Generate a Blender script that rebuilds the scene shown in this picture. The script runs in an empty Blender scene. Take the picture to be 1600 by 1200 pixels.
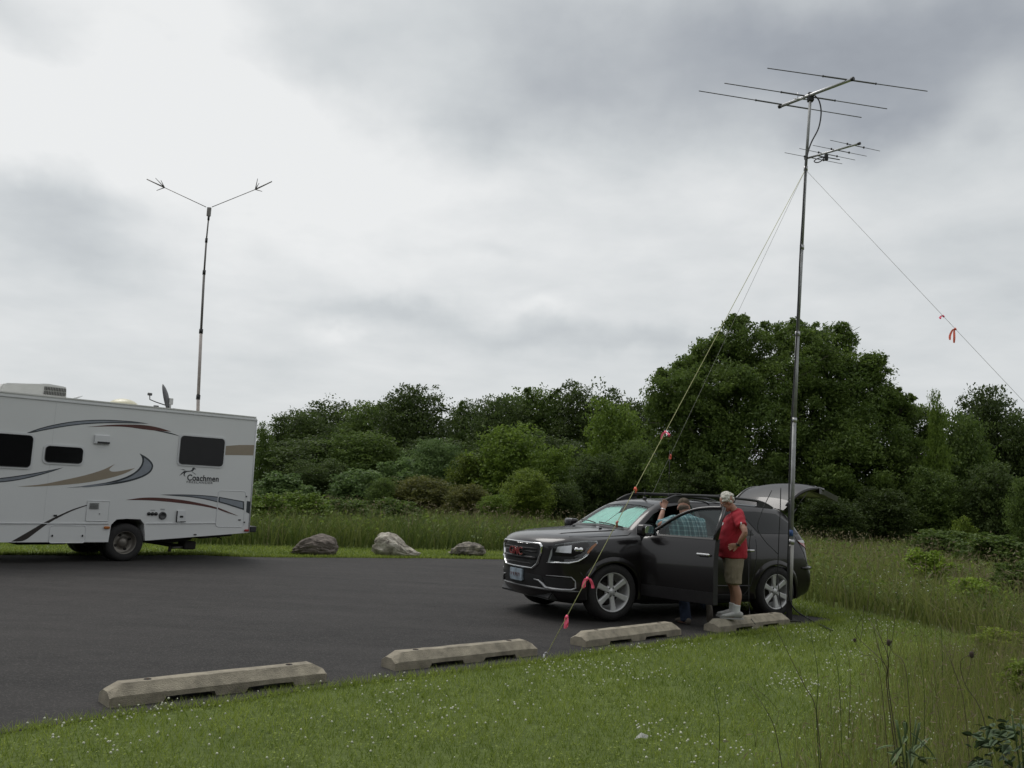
import bpy, bmesh, math, random
import numpy as np
from mathutils import Vector, Matrix, noise
from mathutils.bvhtree import BVHTree
from mathutils.geometry import interpolate_bezier
R = math.radians
random.seed(7); rng = np.random.default_rng(7)
scene = bpy.context.scene
COL = scene.collection

# ------------------------------------------------------------------ camera
PITCH, ROLL, EYE, FOC = 0.1281, 0.0449, 1.63, 1358.0
fwd = Vector((0, math.cos(PITCH), math.sin(PITCH)))
up0 = Vector((0, -math.sin(PITCH), math.cos(PITCH))); rt0 = Vector((1, 0, 0))
rt = rt0*math.cos(ROLL) + up0*math.sin(ROLL)
up = up0*math.cos(ROLL) - rt0*math.sin(ROLL)
cd = bpy.data.cameras.new('camera'); cam = bpy.data.objects.new('camera', cd); COL.objects.link(cam)
m = Matrix.Identity(4)
for i, v in enumerate((rt, up, -fwd)):
    for j in range(3): m[j][i] = v[j]
m.translation = (0, 0, EYE); cam.matrix_world = m
cd.sensor_width = 36; cd.lens = FOC/1600*36; cd.clip_end = 3000; cd.clip_start = .05
scene.camera = cam
EYEV = Vector((0, 0, EYE))
def ray(px, py): return fwd + rt*((px-800)/FOC) - up*((py-600)/FOC)
def gnd(px, py, z=0):                       # the ground point seen at a photo pixel
    v = ray(px, py); return EYEV + v*((z-EYE)/v.z)
def at(px, py, Y):                          # the point seen there at ground distance Y
    v = ray(px, py); return EYEV + v*(Y/v.y)

# ------------------------------------------------------------------ sky, sun, exposure
SUN_AZ, SUN_EL = R(-42), R(60)
world = bpy.data.worlds.new('World'); scene.world = world; world.use_nodes = True
def build_sky():
    nt = world.node_tree; N = nt.nodes; L = nt.links; N.clear()
    def nd(t, **k):
        n = N.new(t)
        for a, b in k.items(): setattr(n, a, b)
        return n
    def val(x, sock):
        if hasattr(x, 'is_output'): L.new(x, sock)
        else: sock.default_value = x
    def ma(op, a, b=0.0, c=None, clamp=False):
        n = nd('ShaderNodeMath', operation=op, use_clamp=clamp); val(a, n.inputs[0]); val(b, n.inputs[1])
        if c is not None: val(c, n.inputs[2])
        return n.outputs[0]
    tc = nd('ShaderNodeTexCoord'); sep = nd('ShaderNodeSeparateXYZ'); L.new(tc.outputs['Generated'], sep.inputs[0])
    x, y, z = sep.outputs
    az = ma('ARCTAN2', x, y); el = ma('ARCSINE', z)
    # cloud-deck coordinates (a plane overhead) for the texture of the cloud base
    dz = ma('ADD', ma('MAXIMUM', z, 0.0), .16)
    cp = nd('ShaderNodeCombineXYZ'); val(ma('DIVIDE', x, dz), cp.inputs[0]); val(ma('DIVIDE', y, dz), cp.inputs[1]); cp.inputs[2].default_value = 3.1
    def nz(scale, detail, rough, vec, dist=0.0):
        n = nd('ShaderNodeTexNoise', noise_dimensions='3D'); n.inputs['Scale'].default_value = scale
        n.inputs['Detail'].default_value = detail; n.inputs['Roughness'].default_value = rough; n.inputs['Distortion'].default_value = dist
        L.new(vec, n.inputs['Vector']); return n
    n1 = nz(.9, 5, .5, cp.outputs[0], .3); n2 = nz(2.6, 6, .52, cp.outputs[0], .2); n3 = nz(7.0, 5, .5, cp.outputs[0])
    ca = nd('ShaderNodeCombineXYZ'); L.new(az, ca.inputs[0]); L.new(el, ca.inputs[1])
    w = nz(4.5, 5, .55, ca.outputs[0]); w2 = nz(4.5, 5, .55, ca.outputs[0]); w2.inputs['Scale'].default_value = 4.1
    sw = nd('ShaderNodeVectorMath', operation='SUBTRACT'); L.new(w.outputs['Color'], sw.inputs[0]); sw.inputs[1].default_value = (.5, .5, .5)
    sc = nd('ShaderNodeVectorMath', operation='MULTIPLY'); L.new(sw.outputs[0], sc.inputs[0]); sc.inputs[1].default_value = (.26, .15, 0)
    ad = nd('ShaderNodeVectorMath', operation='ADD'); L.new(ca.outputs[0], ad.inputs[0]); L.new(sc.outputs[0], ad.inputs[1])
    # cloud masses: (photo x, y of the mass, half widths, brightness difference)
    lum = None
    for px, py, rx, ry, dv in SKY_MASSES:
        v = ray(px, py).normalized(); a0 = math.atan2(v.x, v.y); e0 = math.asin(v.z)
        s = nd('ShaderNodeVectorMath', operation='SUBTRACT'); L.new(ad.outputs[0], s.inputs[0]); s.inputs[1].default_value = (a0, e0, 0)
        q = nd('ShaderNodeVectorMath', operation='MULTIPLY'); L.new(s.outputs[0], q.inputs[0]); q.inputs[1].default_value = (FOC/rx, FOC/ry, 0)
        d = nd('ShaderNodeVectorMath', operation='DOT_PRODUCT'); L.new(q.outputs[0], d.inputs[0]); L.new(q.outputs[0], d.inputs[1])
        g = ma('MULTIPLY', ma('EXPONENT', ma('MULTIPLY', d.outputs['Value'], -1.0)), dv)
        lum = g if lum is None else ma('ADD', lum, g)
    base = ma('ADD', lum, .665)
    tex = ma('ADD', ma('MULTIPLY', ma('SUBTRACT', n1.outputs[0], .5), .18), ma('MULTIPLY', ma('SUBTRACT', n2.outputs[0], .5), .26))
    tex = ma('ADD', tex, ma('MULTIPLY', ma('SUBTRACT', n3.outputs[0], .5), .12))
    fade = ma('MULTIPLY_ADD', ma('MAXIMUM', z, 0.0), 2.2, .25, clamp=True)
    tot = ma('ADD', base, ma('MULTIPLY', tex, fade))
    tot = ma('MAXIMUM', ma('MINIMUM', tot, .80), .2)
    ramp = nd('ShaderNodeValToRGB'); L.new(tot, ramp.inputs[0])
    cr = ramp.color_ramp; cr.elements[0].position = .2; cr.elements[0].color = (.20, .215, .245, 1)
    cr.elements[1].position = .86; cr.elements[1].color = (.87, .875, .87, 1)
    e = cr.elements.new(.36); e.color = (.335, .36, .395, 1)
    e = cr.elements.new(.6); e.color = (.585, .612, .625, 1)
    sky = nd('ShaderNodeTexSky', sky_type='NISHITA'); sky.sun_disc = False
    sky.sun_elevation = SUN_EL; sky.sun_rotation = SUN_AZ % (2*math.pi); sky.air_density = 1.0; sky.dust_density = 2.0
    # the cloud deck hides nearly all of the clear sky; strength .1 keeps the two in one unit
    sc10 = nd('ShaderNodeVectorMath', operation='SCALE'); L.new(ramp.outputs[0], sc10.inputs[0]); sc10.inputs['Scale'].default_value = 10.0
    mx = nd('ShaderNodeMix', data_type='RGBA'); mx.inputs[0].default_value = .96
    L.new(sky.outputs[0], mx.inputs[6]); L.new(sc10.outputs[0], mx.inputs[7])
    bg = nd('ShaderNodeBackground'); bg.inputs['Strength'].default_value = .1; L.new(mx.outputs[2], bg.inputs[0])
    out = nd('ShaderNodeOutputWorld'); L.new(bg.outputs[0], out.inputs[0])
SKY_MASSES = [(150, 110, 330, 190, .15), (420, 260, 220, 150, .12), (60, 230, 150, 60, .10), (700, 320, 260, 130, .05), (1150, 320, 230, 90, .05),
    (560, 430, 330, 70, .06), (900, 70, 360, 100, -.17), (1260, 80, 330, 120, -.17), (1560, 40, 260, 110, -.17), (780, 185, 210, 60, -.10),
    (1330, 180, 150, 40, -.10), (480, 55, 110, 60, -.10), (70, 335, 190, 50, -.15), (150, 410, 150, 36, -.10), (45, 20, 130, 45, -.14),
    (610, 500, 75, 20, -.11), (820, 530, 330, 20, -.08), (1590, 225, 50, 30, -.10), (1540, 420, 170, 150, -.06), (840, 492, 60, 14, .08), (560, 535, 34, 14, .10), (440, 560, 90, 20, -.04), (760, 400, 120, 14, -.04), (1050, 540, 130, 18, -.05)]
build_sky()
sd = bpy.data.lights.new('sun', 'SUN'); sun = bpy.data.objects.new('sun', sd); COL.objects.link(sun)
sd.energy = 1.5; sd.angle = R(34); sd.color = (1, .97, .92)
sv = Vector((math.sin(SUN_AZ)*math.cos(SUN_EL), math.cos(SUN_AZ)*math.cos(SUN_EL), math.sin(SUN_EL)))
sun.rotation_euler = sv.to_track_quat('Z', 'Y').to_euler()
vs = scene.view_settings; vs.view_transform = 'Standard'; vs.look = 'None'; vs.gamma = 1; vs.exposure = 0.08
try: vs.use_curve_mapping = False
except Exception: pass
scene.cycles.max_bounces = 6; scene.cycles.transparent_max_bounces = 12; scene.cycles.use_denoising = True

# ------------------------------------------------------------------ materials
MATS = {}
def M(name, col, rough=.6, metal=0.0, var=.12, scale=6.0, bump=0.0, bscale=60.0, coat=0.0, spec=.5, emit=None):
    if name in MATS: return MATS[name]
    m = bpy.data.materials.new(name); m.use_nodes = True; nt = m.node_tree; b = nt.nodes['Principled BSDF']
    b.inputs['Roughness'].default_value = rough; b.inputs['Metallic'].default_value = metal
    b.inputs['Coat Weight'].default_value = coat; b.inputs['Coat Roughness'].default_value = .06
    b.inputs['Specular IOR Level'].default_value = spec
    tc = nt.nodes.new('ShaderNodeTexCoord'); n = nt.nodes.new('ShaderNodeTexNoise'); oi = nt.nodes.new('ShaderNodeObjectInfo'); va = nt.nodes.new('ShaderNodeVectorMath'); va.operation = 'MULTIPLY_ADD'
    nt.links.new(oi.outputs['Random'], va.inputs[0]); va.inputs[1].default_value = (17, 31, 11); nt.links.new(tc.outputs['Object'], va.inputs[2])
    n.inputs['Scale'].default_value = scale; n.inputs['Detail'].default_value = 9; n.inputs['Roughness'].default_value = .62; nt.links.new(va.outputs[0], n.inputs['Vector'])
    cr = nt.nodes.new('ShaderNodeValToRGB'); nt.links.new(n.outputs[0], cr.inputs[0])
    cr.color_ramp.elements[0].position = .3; cr.color_ramp.elements[1].position = .7
    cr.color_ramp.elements[0].color = (*[c*(1-var) for c in col], 1); cr.color_ramp.elements[1].color = (*[min(1, c*(1+var)) for c in col], 1)
    nt.links.new(cr.outputs[0], b.inputs['Base Color'])
    if bump:
        n2 = nt.nodes.new('ShaderNodeTexNoise'); n2.inputs['Scale'].default_value = bscale; n2.inputs['Detail'].default_value = 5
        nt.links.new(tc.outputs['Object'], n2.inputs['Vector'])
        bp = nt.nodes.new('ShaderNodeBump'); bp.inputs['Strength'].default_value = bump; bp.inputs['Distance'].default_value = .02
        nt.links.new(n2.outputs[0], bp.inputs['Height']); nt.links.new(bp.outputs[0], b.inputs['Normal'])
    MATS[name] = m; return m
def glass(name, tint, refl=.12, rough=.02):
    m = bpy.data.materials.new(name); m.use_nodes = True; nt = m.node_tree; nt.nodes.clear()
    t = nt.nodes.new('ShaderNodeBsdfTransparent'); t.inputs[0].default_value = (*tint, 1)
    g = nt.nodes.new('ShaderNodeBsdfGlossy'); g.inputs['Roughness'].default_value = rough
    lw = nt.nodes.new('ShaderNodeLayerWeight'); lw.inputs[0].default_value = .5
    pw = nt.nodes.new('ShaderNodeMath'); pw.operation = 'POWER'; nt.links.new(lw.outputs['Facing'], pw.inputs[0]); pw.inputs[1].default_value = 5
    mm = nt.nodes.new('ShaderNodeMath'); mm.operation = 'MULTIPLY_ADD'; nt.links.new(pw.outputs[0], mm.inputs[0]); mm.inputs[1].default_value = .7; mm.inputs[2].default_value = refl*.6
    mx = nt.nodes.new('ShaderNodeMixShader'); nt.links.new(mm.outputs[0], mx.inputs[0]); nt.links.new(t.outputs[0], mx.inputs[1]); nt.links.new(g.outputs[0], mx.inputs[2])
    o = nt.nodes.new('ShaderNodeOutputMaterial'); nt.links.new(mx.outputs[0], o.inputs[0]); MATS[name] = m; return m
def foliage(name, dark, light, trans=.22, attr='tint'):
    """leaf material: per-leaf tint attribute, per-object tint from the object colour, a little light passing through"""
    m = bpy.data.materials.new(name); m.use_nodes = True; nt = m.node_tree; nt.nodes.clear(); N = nt.nodes.new; L = nt.links.new
    a = N('ShaderNodeAttribute'); a.attribute_name = attr
    cr = N('ShaderNodeValToRGB'); cr.color_ramp.elements[0].color = (*dark, 1); cr.color_ramp.elements[1].color = (*light, 1); L(a.outputs['Fac'], cr.inputs[0])
    oi = N('ShaderNodeObjectInfo'); mu = N('ShaderNodeMix'); mu.data_type = 'RGBA'; mu.blend_type = 'MULTIPLY'; mu.inputs[0].default_value = 1
    L(cr.outputs[0], mu.inputs[6]); L(oi.outputs['Color'], mu.inputs[7])
    b = N('ShaderNodeBsdfPrincipled'); b.inputs['Roughness'].default_value = .55; b.inputs['Specular IOR Level'].default_value = .3; L(mu.outputs[2], b.inputs['Base Color'])
    t = N('ShaderNodeBsdfTranslucent'); L(mu.outputs[2], t.inputs[0])
    mx = N('ShaderNodeMixShader'); mx.inputs[0].default_value = trans; L(b.outputs[0], mx.inputs[1]); L(t.outputs[0], mx.inputs[2])
    o = N('ShaderNodeOutputMaterial'); L(mx.outputs[0], o.inputs[0]); MATS[name] = m; return m

# ------------------------------------------------------------------ object helpers
def link(o, parent=None):
    COL.objects.link(o)
    if parent is not None: o.parent = parent
    return o
def tag(o, label=None, cat=None, group=None, kind=None):
    for k, v in (('label', label), ('category', cat), ('group', group), ('kind', kind)):
        if v: o[k] = v
    return o
def empty(name, loc, rz=0.0, label=None, cat=None, group=None):
    o = bpy.data.objects.new(name, None); COL.objects.link(o); o.location = loc; o.rotation_euler = (0, 0, rz); o.empty_display_size = .2
    return tag(o, label, cat, group)
def copy_tree(o, parent=None):
    c = o.copy(); COL.objects.link(c); c.parent = parent
    for ch in list(o.children): copy_tree(ch, c)
    return c
def finish(name, bm, mat, parent=None, smooth=False, auto=None):
    me = bpy.data.meshes.new(name); bmesh.ops.recalc_face_normals(bm, faces=bm.faces[:]); bm.to_mesh(me); bm.free()
    for x in (mat if isinstance(mat, (list, tuple)) else [mat]): me.materials.append(x)
    if smooth or auto:
        me.polygons.foreach_set('use_smooth', [True]*len(me.polygons))
        if auto: me.set_sharp_from_angle(angle=R(auto))
    return link(bpy.data.objects.new(name, me), parent)
def from_arrays(name, V, F, mat, parent=None, tint=None, smooth=False, k=None):
    """V (n,3); F (m,k) all faces with k corners"""
    me = bpy.data.meshes.new(name); V = np.asarray(V, np.float32); F = np.asarray(F, np.int32); k = F.shape[1]
    me.vertices.add(len(V)); me.vertices.foreach_set('co', V.ravel()); me.loops.add(F.size); me.loops.foreach_set('vertex_index', F.ravel())
    me.polygons.add(len(F)); me.polygons.foreach_set('loop_start', np.arange(0, F.size, k, dtype=np.int32)); me.polygons.foreach_set('loop_total', np.full(len(F), k, np.int32))
    if tint is not None:
        a = me.attributes.new('tint', 'FLOAT', 'FACE'); a.data.foreach_set('value', np.asarray(tint, np.float32))
    if smooth: me.polygons.foreach_set('use_smooth', np.ones(len(F), bool))
    me.update(calc_edges=True); me.materials.append(mat)
    if name.startswith('_'): return me
    return link(bpy.data.objects.new(name, me), parent)
def box(bm, c, s, bevel=0.0, rot=None, mi=0, seg=2):
    r = bmesh.ops.create_cube(bm, size=1); vs_ = r['verts']
    bmesh.ops.scale(bm, vec=s, verts=vs_)
    fs = list({f for v in vs_ for f in v.link_faces})
    for f in fs: f.material_index = mi
    if bevel:
        es = list({e for v in vs_ for e in v.link_edges})
        rr = bmesh.ops.bevel(bm, geom=es, offset=bevel, segments=seg, affect='EDGES', profile=.5)
        vs_ = list({v for f in rr['faces'] for v in f.verts} | {v for v in vs_ if v.is_valid})
        for f in {f for v in vs_ for f in v.link_faces}: f.material_index = mi
    if rot is not None: bmesh.ops.rotate(bm, cent=(0, 0, 0), matrix=rot, verts=vs_)
    bmesh.ops.translate(bm, vec=c, verts=vs_); return vs_
def tube(bm, pts, r, n=8, cap=True, mi=0, closed=False):
    pts = [Vector(p) for p in pts]; rs = r if isinstance(r, (list, tuple)) else [r]*len(pts); rings = []; prev = None
    for i, p in enumerate(pts):
        if closed: t = (pts[(i+1) % len(pts)] - pts[i-1])
        else: t = (pts[min(i+1, len(pts)-1)] - pts[max(i-1, 0)])
        t.normalize()
        if prev is None: a = t.orthogonal().normalized()
        else:
            a = prev - t*prev.dot(t)
            a = a.normalized() if a.length > 1e-6 else t.orthogonal().normalized()
        prev = a; b = t.cross(a)
        rings.append([bm.verts.new(p + (a*math.cos(2*math.pi*k/n) + b*math.sin(2*math.pi*k/n))*rs[i]) for k in range(n)])
    m_ = len(rings)
    for i in range(m_ if closed else m_-1):
        A, B = rings[i], rings[(i+1) % m_]
        for k in range(n):
            try: f = bm.faces.new((A[k], A[(k+1) % n], B[(k+1) % n], B[k])); f.material_index = mi; f.smooth = True
            except ValueError: pass
    if cap and not closed:
        for q in (rings[0], rings[-1]): f = bm.faces.new(q); f.material_index = mi
def lathe(bm, prof, axis='y', n=32, mi=0):
    """prof: (radius, offset along the axis)"""
    rings = []
    for r, h in prof:
        ring = []
        for k in range(n):
            a = 2*math.pi*k/n; c, s = r*math.cos(a), r*math.sin(a)
            ring.append(bm.verts.new((c, h, s) if axis == 'y' else (c, s, h)))
        rings.append(ring)
    for i in range(len(rings)-1):
        for k in range(n):
            f = bm.faces.new((rings[i][k], rings[i][(k+1) % n], rings[i+1][(k+1) % n], rings[i+1][k])); f.material_index = mi; f.smooth = True
    for q, (r, h) in ((rings[0], prof[0]), (rings[-1], prof[-1])):
        if r < .6*max(p[0] for p in prof): f = bm.faces.new(q); f.material_index = mi
def prism(bm, poly, y0, y1, mi=0, axes='xz'):
    """a flat outline with depth; axes says which plane the outline lies in"""
    def mk(p, y): return (p[0], y, p[1]) if axes == 'xz' else ((y, p[0], p[1]) if axes == 'yz' else (p[0], p[1], y))
    A = [bm.verts.new(mk(p, y0)) for p in poly]; B = [bm.verts.new(mk(p, y1)) for p in poly]; n = len(poly)
    for f in [bm.faces.new(A), bm.faces.new(B)] + [bm.faces.new((A[i], A[(i+1) % n], B[(i+1) % n], B[i])) for i in range(n)]: f.material_index = mi
def rrect(x0, z0, x1, z1, r, n=4):
    out = []
    for cx_, cz_, a0 in ((x1-r, z1-r, 0), (x0+r, z1-r, 90), (x0+r, z0+r, 180), (x1-r, z0+r, 270)):
        for k in range(n+1): a = R(a0+90*k/n); out.append((cx_+r*math.cos(a), cz_+r*math.sin(a)))
    return out
def dense2d(poly, res):
    """triangulated 2-D sheet of an outline, cut on a grid so that it can follow a curved body"""
    bm = bmesh.new(); vs_ = [bm.verts.new((p[0], p[1], 0)) for p in poly]; bm.faces.new(vs_)
    xs = [p[0] for p in poly]; ys = [p[1] for p in poly]
    for lo, hi, nx in ((min(xs), max(xs), (1, 0, 0)), (min(ys), max(ys), (0, 1, 0))):
        t = (math.floor(lo/res)+1)*res
        while t < hi - 1e-5:
            bmesh.ops.bisect_plane(bm, geom=bm.verts[:]+bm.edges[:]+bm.faces[:], plane_co=(t*nx[0], t*nx[1], 0), plane_no=nx, dist=1e-5); t += res
    bmesh.ops.triangulate(bm, faces=[f for f in bm.faces if len(f.verts) > 4]); return bm
def patch(name, poly, fn, mat, parent, res=.08, off=.004, depth=.01, smooth=True):
    """an outline wrapped onto a body: fn(u, v) gives point and outward normal"""
    bm = dense2d(poly, res); border = [e for e in bm.edges if len(e.link_faces) == 1]
    hit = {}
    for v in bm.verts:
        p, n = fn(v.co.x, v.co.y); hit[v] = (p, n)
    r = bmesh.ops.extrude_edge_only(bm, edges=border)
    bm.verts.ensure_lookup_table()
    newv = [g for g in r['geom'] if isinstance(g, bmesh.types.BMVert)]
    for v in newv:                          # the rim sinks into the body
        p, n = fn(v.co.x, v.co.y); v.co = p + n*(off-depth)
    for v, (p, n) in hit.items(): v.co = p + n*off
    o = finish(name, bm, mat, parent, smooth=False)
    if smooth: o.data.polygons.foreach_set('use_smooth', [True]*len(o.data.polygons)); o.data.set_sharp_from_angle(angle=R(50))
    return o
def evaluated(o, drop=True):
    dg = bpy.context.evaluated_depsgraph_get(); me = bpy.data.meshes.new_from_object(o.evaluated_get(dg))
    if drop:
        o.modifiers.clear(); old = o.data; o.data = me; me.name = o.name
        if old.users == 0: bpy.data.meshes.remove(old)
    return me
def boolean(o, cutters):
    tmp = []; bpy.context.view_layer.update()
    for bm in cutters:
        me = bpy.data.meshes.new('cut'); bmesh.ops.recalc_face_normals(bm, faces=bm.faces[:]); bm.to_mesh(me); bm.free(); c = bpy.data.objects.new('cut', me); COL.objects.link(c); c.matrix_world = o.matrix_world.copy(); tmp.append(c)
        md = o.modifiers.new('b', 'BOOLEAN'); md.object = c; md.operation = 'DIFFERENCE'; md.solver = 'EXACT'
    bpy.context.view_layer.update(); evaluated(o)
    for c in tmp: me = c.data; bpy.data.objects.remove(c); bpy.data.meshes.remove(me)
def text_mesh(name, s, size, mat, parent, loc, rot, depth=.002, bold=0.0, sx=1.0, align='CENTER', sp=1.0):
    cu = bpy.data.curves.new('t', 'FONT'); cu.body = s; cu.space_character = sp; cu.size = size; cu.extrude = depth; cu.offset = bold; cu.align_x = align
    t = bpy.data.objects.new('t', cu); COL.objects.link(t); bpy.context.view_layer.update()
    me = bpy.data.meshes.new_from_object(t.evaluated_get(bpy.context.evaluated_depsgraph_get())); bpy.data.objects.remove(t)
    me.materials.clear(); me.materials.append(mat); me.name = name
    o = bpy.data.objects.new(name, me); link(o, parent); o.location = loc; o.rotation_euler = rot; o.scale = (sx, 1, 1); return o
def catmull(pts, sub=4, closed=False):
    P = [Vector(p) for p in pts]; out = []
    for i in range(len(P)-1):
        p0 = P[max(i-1, 0)]; p1 = P[i]; p2 = P[i+1]; p3 = P[min(i+2, len(P)-1)]
        for k in range(sub):
            t = k/sub; out.append(.5*((2*p1)+(p2-p0)*t+(2*p0-5*p1+4*p2-p3)*t*t+(3*p1-p0-3*p2+p3)*t**3))
    out.append(P[-1]); return out

# ================================================================== GROUND
def ground_mat():
    m = bpy.data.materials.new('ground_soil'); m.use_nodes = True; nt = m.node_tree; b = nt.nodes['Principled BSDF']; N = nt.nodes.new; L = nt.links.new
    b.inputs['Roughness'].default_value = .9; b.inputs['Specular IOR Level'].default_value = .2
    tc = N('ShaderNodeTexCoord'); a = N('ShaderNodeTexNoise'); a.inputs['Scale'].default_value = .35; a.inputs['Detail'].default_value = 8; L(tc.outputs['Object'], a.inputs['Vector'])
    c = N('ShaderNodeTexNoise'); c.inputs['Scale'].default_value = 22; c.inputs['Detail'].default_value = 8; L(tc.outputs['Object'], c.inputs['Vector'])
    r = N('ShaderNodeValToRGB'); e = r.color_ramp.elements; e[0].position = .3; e[0].color = (.055, .080, .020, 1); e[1].position = .75; e[1].color = (.15, .19, .05, 1)
    mm = N('ShaderNodeMath'); mm.operation = 'MULTIPLY_ADD'; L(a.outputs[0], mm.inputs[0]); mm.inputs[1].default_value = .45
    mm2 = N('ShaderNodeMath'); mm2.operation = 'MULTIPLY'; mm2.inputs[1].default_value = .55; L(c.outputs[0], mm2.inputs[0]); L(mm2.outputs[0], mm.inputs[2]); L(mm.outputs[0], r.inputs[0])
    L(r.outputs[0], b.inputs['Base Color'])
    bp = N('ShaderNodeBump'); bp.inputs['Strength'].default_value = .6; bp.inputs['Distance'].default_value = .04; L(c.outputs[0], bp.inputs['Height']); L(bp.outputs[0], b.inputs['Normal']); return m
def asphalt_mat():
    m = bpy.data.materials.new('asphalt'); m.use_nodes = True; nt = m.node_tree; b = nt.nodes['Principled BSDF']; N = nt.nodes.new; L = nt.links.new
    tc = N('ShaderNodeTexCoord')
    def nz(s, d, sx=1, sy=1, rz=0):
        mp = N('ShaderNodeMapping'); mp.inputs['Scale'].default_value = (sx, sy, 1); mp.inputs['Rotation'].default_value = (0, 0, rz); L(tc.outputs['Object'], mp.inputs[0])
        n = N('ShaderNodeTexNoise'); n.inputs['Scale'].default_value = s; n.inputs['Detail'].default_value = d; n.inputs['Roughness'].default_value = .6; L(mp.outputs[0], n.inputs['Vector']); return n.outputs[0]
    big = nz(.22, 4); mid = nz(.8, 6, .35, 2.2, R(-38)); fine = nz(55, 6); patchy = nz(3.5, 8)
    def mad(a, k, c):
        q = N('ShaderNodeMath'); q.operation = 'MULTIPLY_ADD'; L(a, q.inputs[0]); q.inputs[1].default_value = k
        if hasattr(c, 'is_output'): L(c, q.inputs[2])
        else: q.inputs[2].default_value = c
        return q.outputs[0]
    v = mad(fine, .55, mad(patchy, .40, mad(mid, .9, mad(big, .7, -.75))))
    r = N('ShaderNodeValToRGB'); e = r.color_ramp.elements; e[0].position = .25; e[0].color = (.0125, .0115, .0115, 1); e[1].position = .85; e[1].color = (.038, .0345, .0335, 1); L(v, r.inputs[0])
    # pale stone chips showing in the binder
    vo = N('ShaderNodeTexVoronoi'); vo.inputs['Scale'].default_value = 85; L(tc.outputs['Object'], vo.inputs['Vector'])
    lt = N('ShaderNodeMath'); lt.operation = 'GREATER_THAN'; lt.inputs[1].default_value = .86
    wn = N('ShaderNodeSeparateColor'); L(vo.outputs['Color'], wn.inputs[0]); L(wn.outputs[0], lt.inputs[0])
    mx = N('ShaderNodeMix'); mx.data_type = 'RGBA'; mx.inputs[7].default_value = (.095, .088, .082, 1); 
    st = N('ShaderNodeMapRange'); st.inputs[1].default_value = .56; st.inputs[2].default_value = .70; L(nz(1.7, 5, .6, 1.6, R(-30)), st.inputs[0])
    dk = N('ShaderNodeMix'); dk.data_type = 'RGBA'; dk.blend_type = 'MULTIPLY'; dk.inputs[7].default_value = (.62, .62, .64, 1); L(st.outputs[0], dk.inputs[0]); L(r.outputs[0], dk.inputs[6])
    L(dk.outputs[2], mx.inputs[6])
    s = N('ShaderNodeMath'); s.operation = 'MULTIPLY'; s.inputs[1].default_value = .4; L(lt.outputs[0], s.inputs[0]); L(s.outputs[0], mx.inputs[0])
    L(mx.outputs[2], b.inputs['Base Color']); b.inputs['Roughness'].default_value = .82; b.inputs['Specular IOR Level'].default_value = .3
    bp = N('ShaderNodeBump'); bp.inputs['Strength'].default_value = .5; bp.inputs['Distance'].default_value = .006; L(vo.outputs['Distance'], bp.inputs['Height'])
    bp2 = N('ShaderNodeBump'); bp2.inputs['Strength'].default_value = .4; bp2.inputs['Distance'].default_value = .02; L(fine, bp2.inputs['Height']); L(bp.outputs[0], bp2.inputs['Normal']); L(bp2.outputs[0], b.inputs['Normal']); return m
bm = bmesh.new(); vs_ = [bm.verts.new(p) for p in ((-700, -200, 0), (700, -200, 0), (700, 1500, 0), (-700, 1500, 0))]; bm.faces.new(vs_)
tag(finish('ground', bm, ground_mat()), kind='structure')
LOT = [(-60, -24), (-30, -13), (-8, 2.0), (-3.20, 5.66), (-2.70, 6.18), (-1.41, 7.38), (.50, 9.03), (2.22, 10.65), (3.27, 11.65), (4.42, 12.62), (4.95, 13.1), (5.05, 13.35), (4.7, 13.75),
       (3.9, 14.1), (3.3, 14.75), (2.7, 16.2), (2.2, 19), (1.6, 22.0), (.2, 22.9), (-1.6, 22.2), (-3.48, 21.2), (-5.6, 20.05), (-6.84, 19.9), (-10.1, 17.8), (-17, 14), (-60, 2)]
def jag(poly, step=.25, amp=.035):
    out = []
    for i, a in enumerate(poly):
        a = Vector(a); b = Vector(poly[(i+1) % len(poly)]); n = max(1, min(60, int((b-a).length/step))); d = (b-a); q = Vector((-d.y, d.x)).normalized()
        for k in range(n):
            p = a + d*(k/n); out.append(p + q*amp*2*noise.noise(Vector((p.x*2.1, p.y*2.1, 3))))
    return out
lotp = jag(LOT)
bm = bmesh.new(); f = bm.faces.new([bm.verts.new((p.x, p.y, .004)) for p in lotp]); bmesh.ops.triangulate(bm, faces=[f])
tag(finish('parking_lot', bm, asphalt_mat()), kind='structure')

def inside(poly, X, Y):
    poly = np.array([(p[0], p[1]) for p in poly]); r = np.zeros(len(X), bool); j = len(poly)-1
    for i in range(len(poly)):
        xi, yi = poly[i]; xj, yj = poly[j]
        c = ((yi > Y) != (yj > Y)) & (X < (xj-xi)*(Y-yi)/(yj-yi+1e-12)+xi); r ^= c; j = i
    return r
WILD_R = [(3.0, 2.5), (3.6, 4.6), (4.5, 6.3), (5.3, 8.0), (5.9, 9.6), (6.35, 10.9), (6.3, 12.4), (5.95, 14.0), (5.35, 15.7), (4.6, 18.0), (4.2, 22), (3.0, 25.2), (0, 25.9), (-3, 24.9), (-6.7, 23.6), (-11, 21.5), (-17, 18.5), (-30, 12), (-60, 30), (-60, 75), (70, 75), (70, 2.5)]
def frustum(X, Y, m=1.8): return (Y > .5) & (np.abs(X) < Y*.625 + m)
def cells(X, Y, s, seed):                      # smooth pseudo-noise on the ground, 0..1
    g = np.random.default_rng(seed); v = np.zeros(len(X)); tot = 0
    for o in range(3):
        k = 2**o/s; ph = g.uniform(0, 6.28, 8); an = g.uniform(0, 6.28, 4)
        for q in range(4): v += (np.sin((X*np.cos(an[q])+Y*np.sin(an[q]))*k*6.28*.7+ph[q]+1.3*np.sin((X*np.sin(an[q])-Y*np.cos(an[q]))*k*3.1+ph[q+4])))/(o+1); tot += .7/(o+1)
    return np.clip(.5+v/tot*.28, 0, 1)
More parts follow.
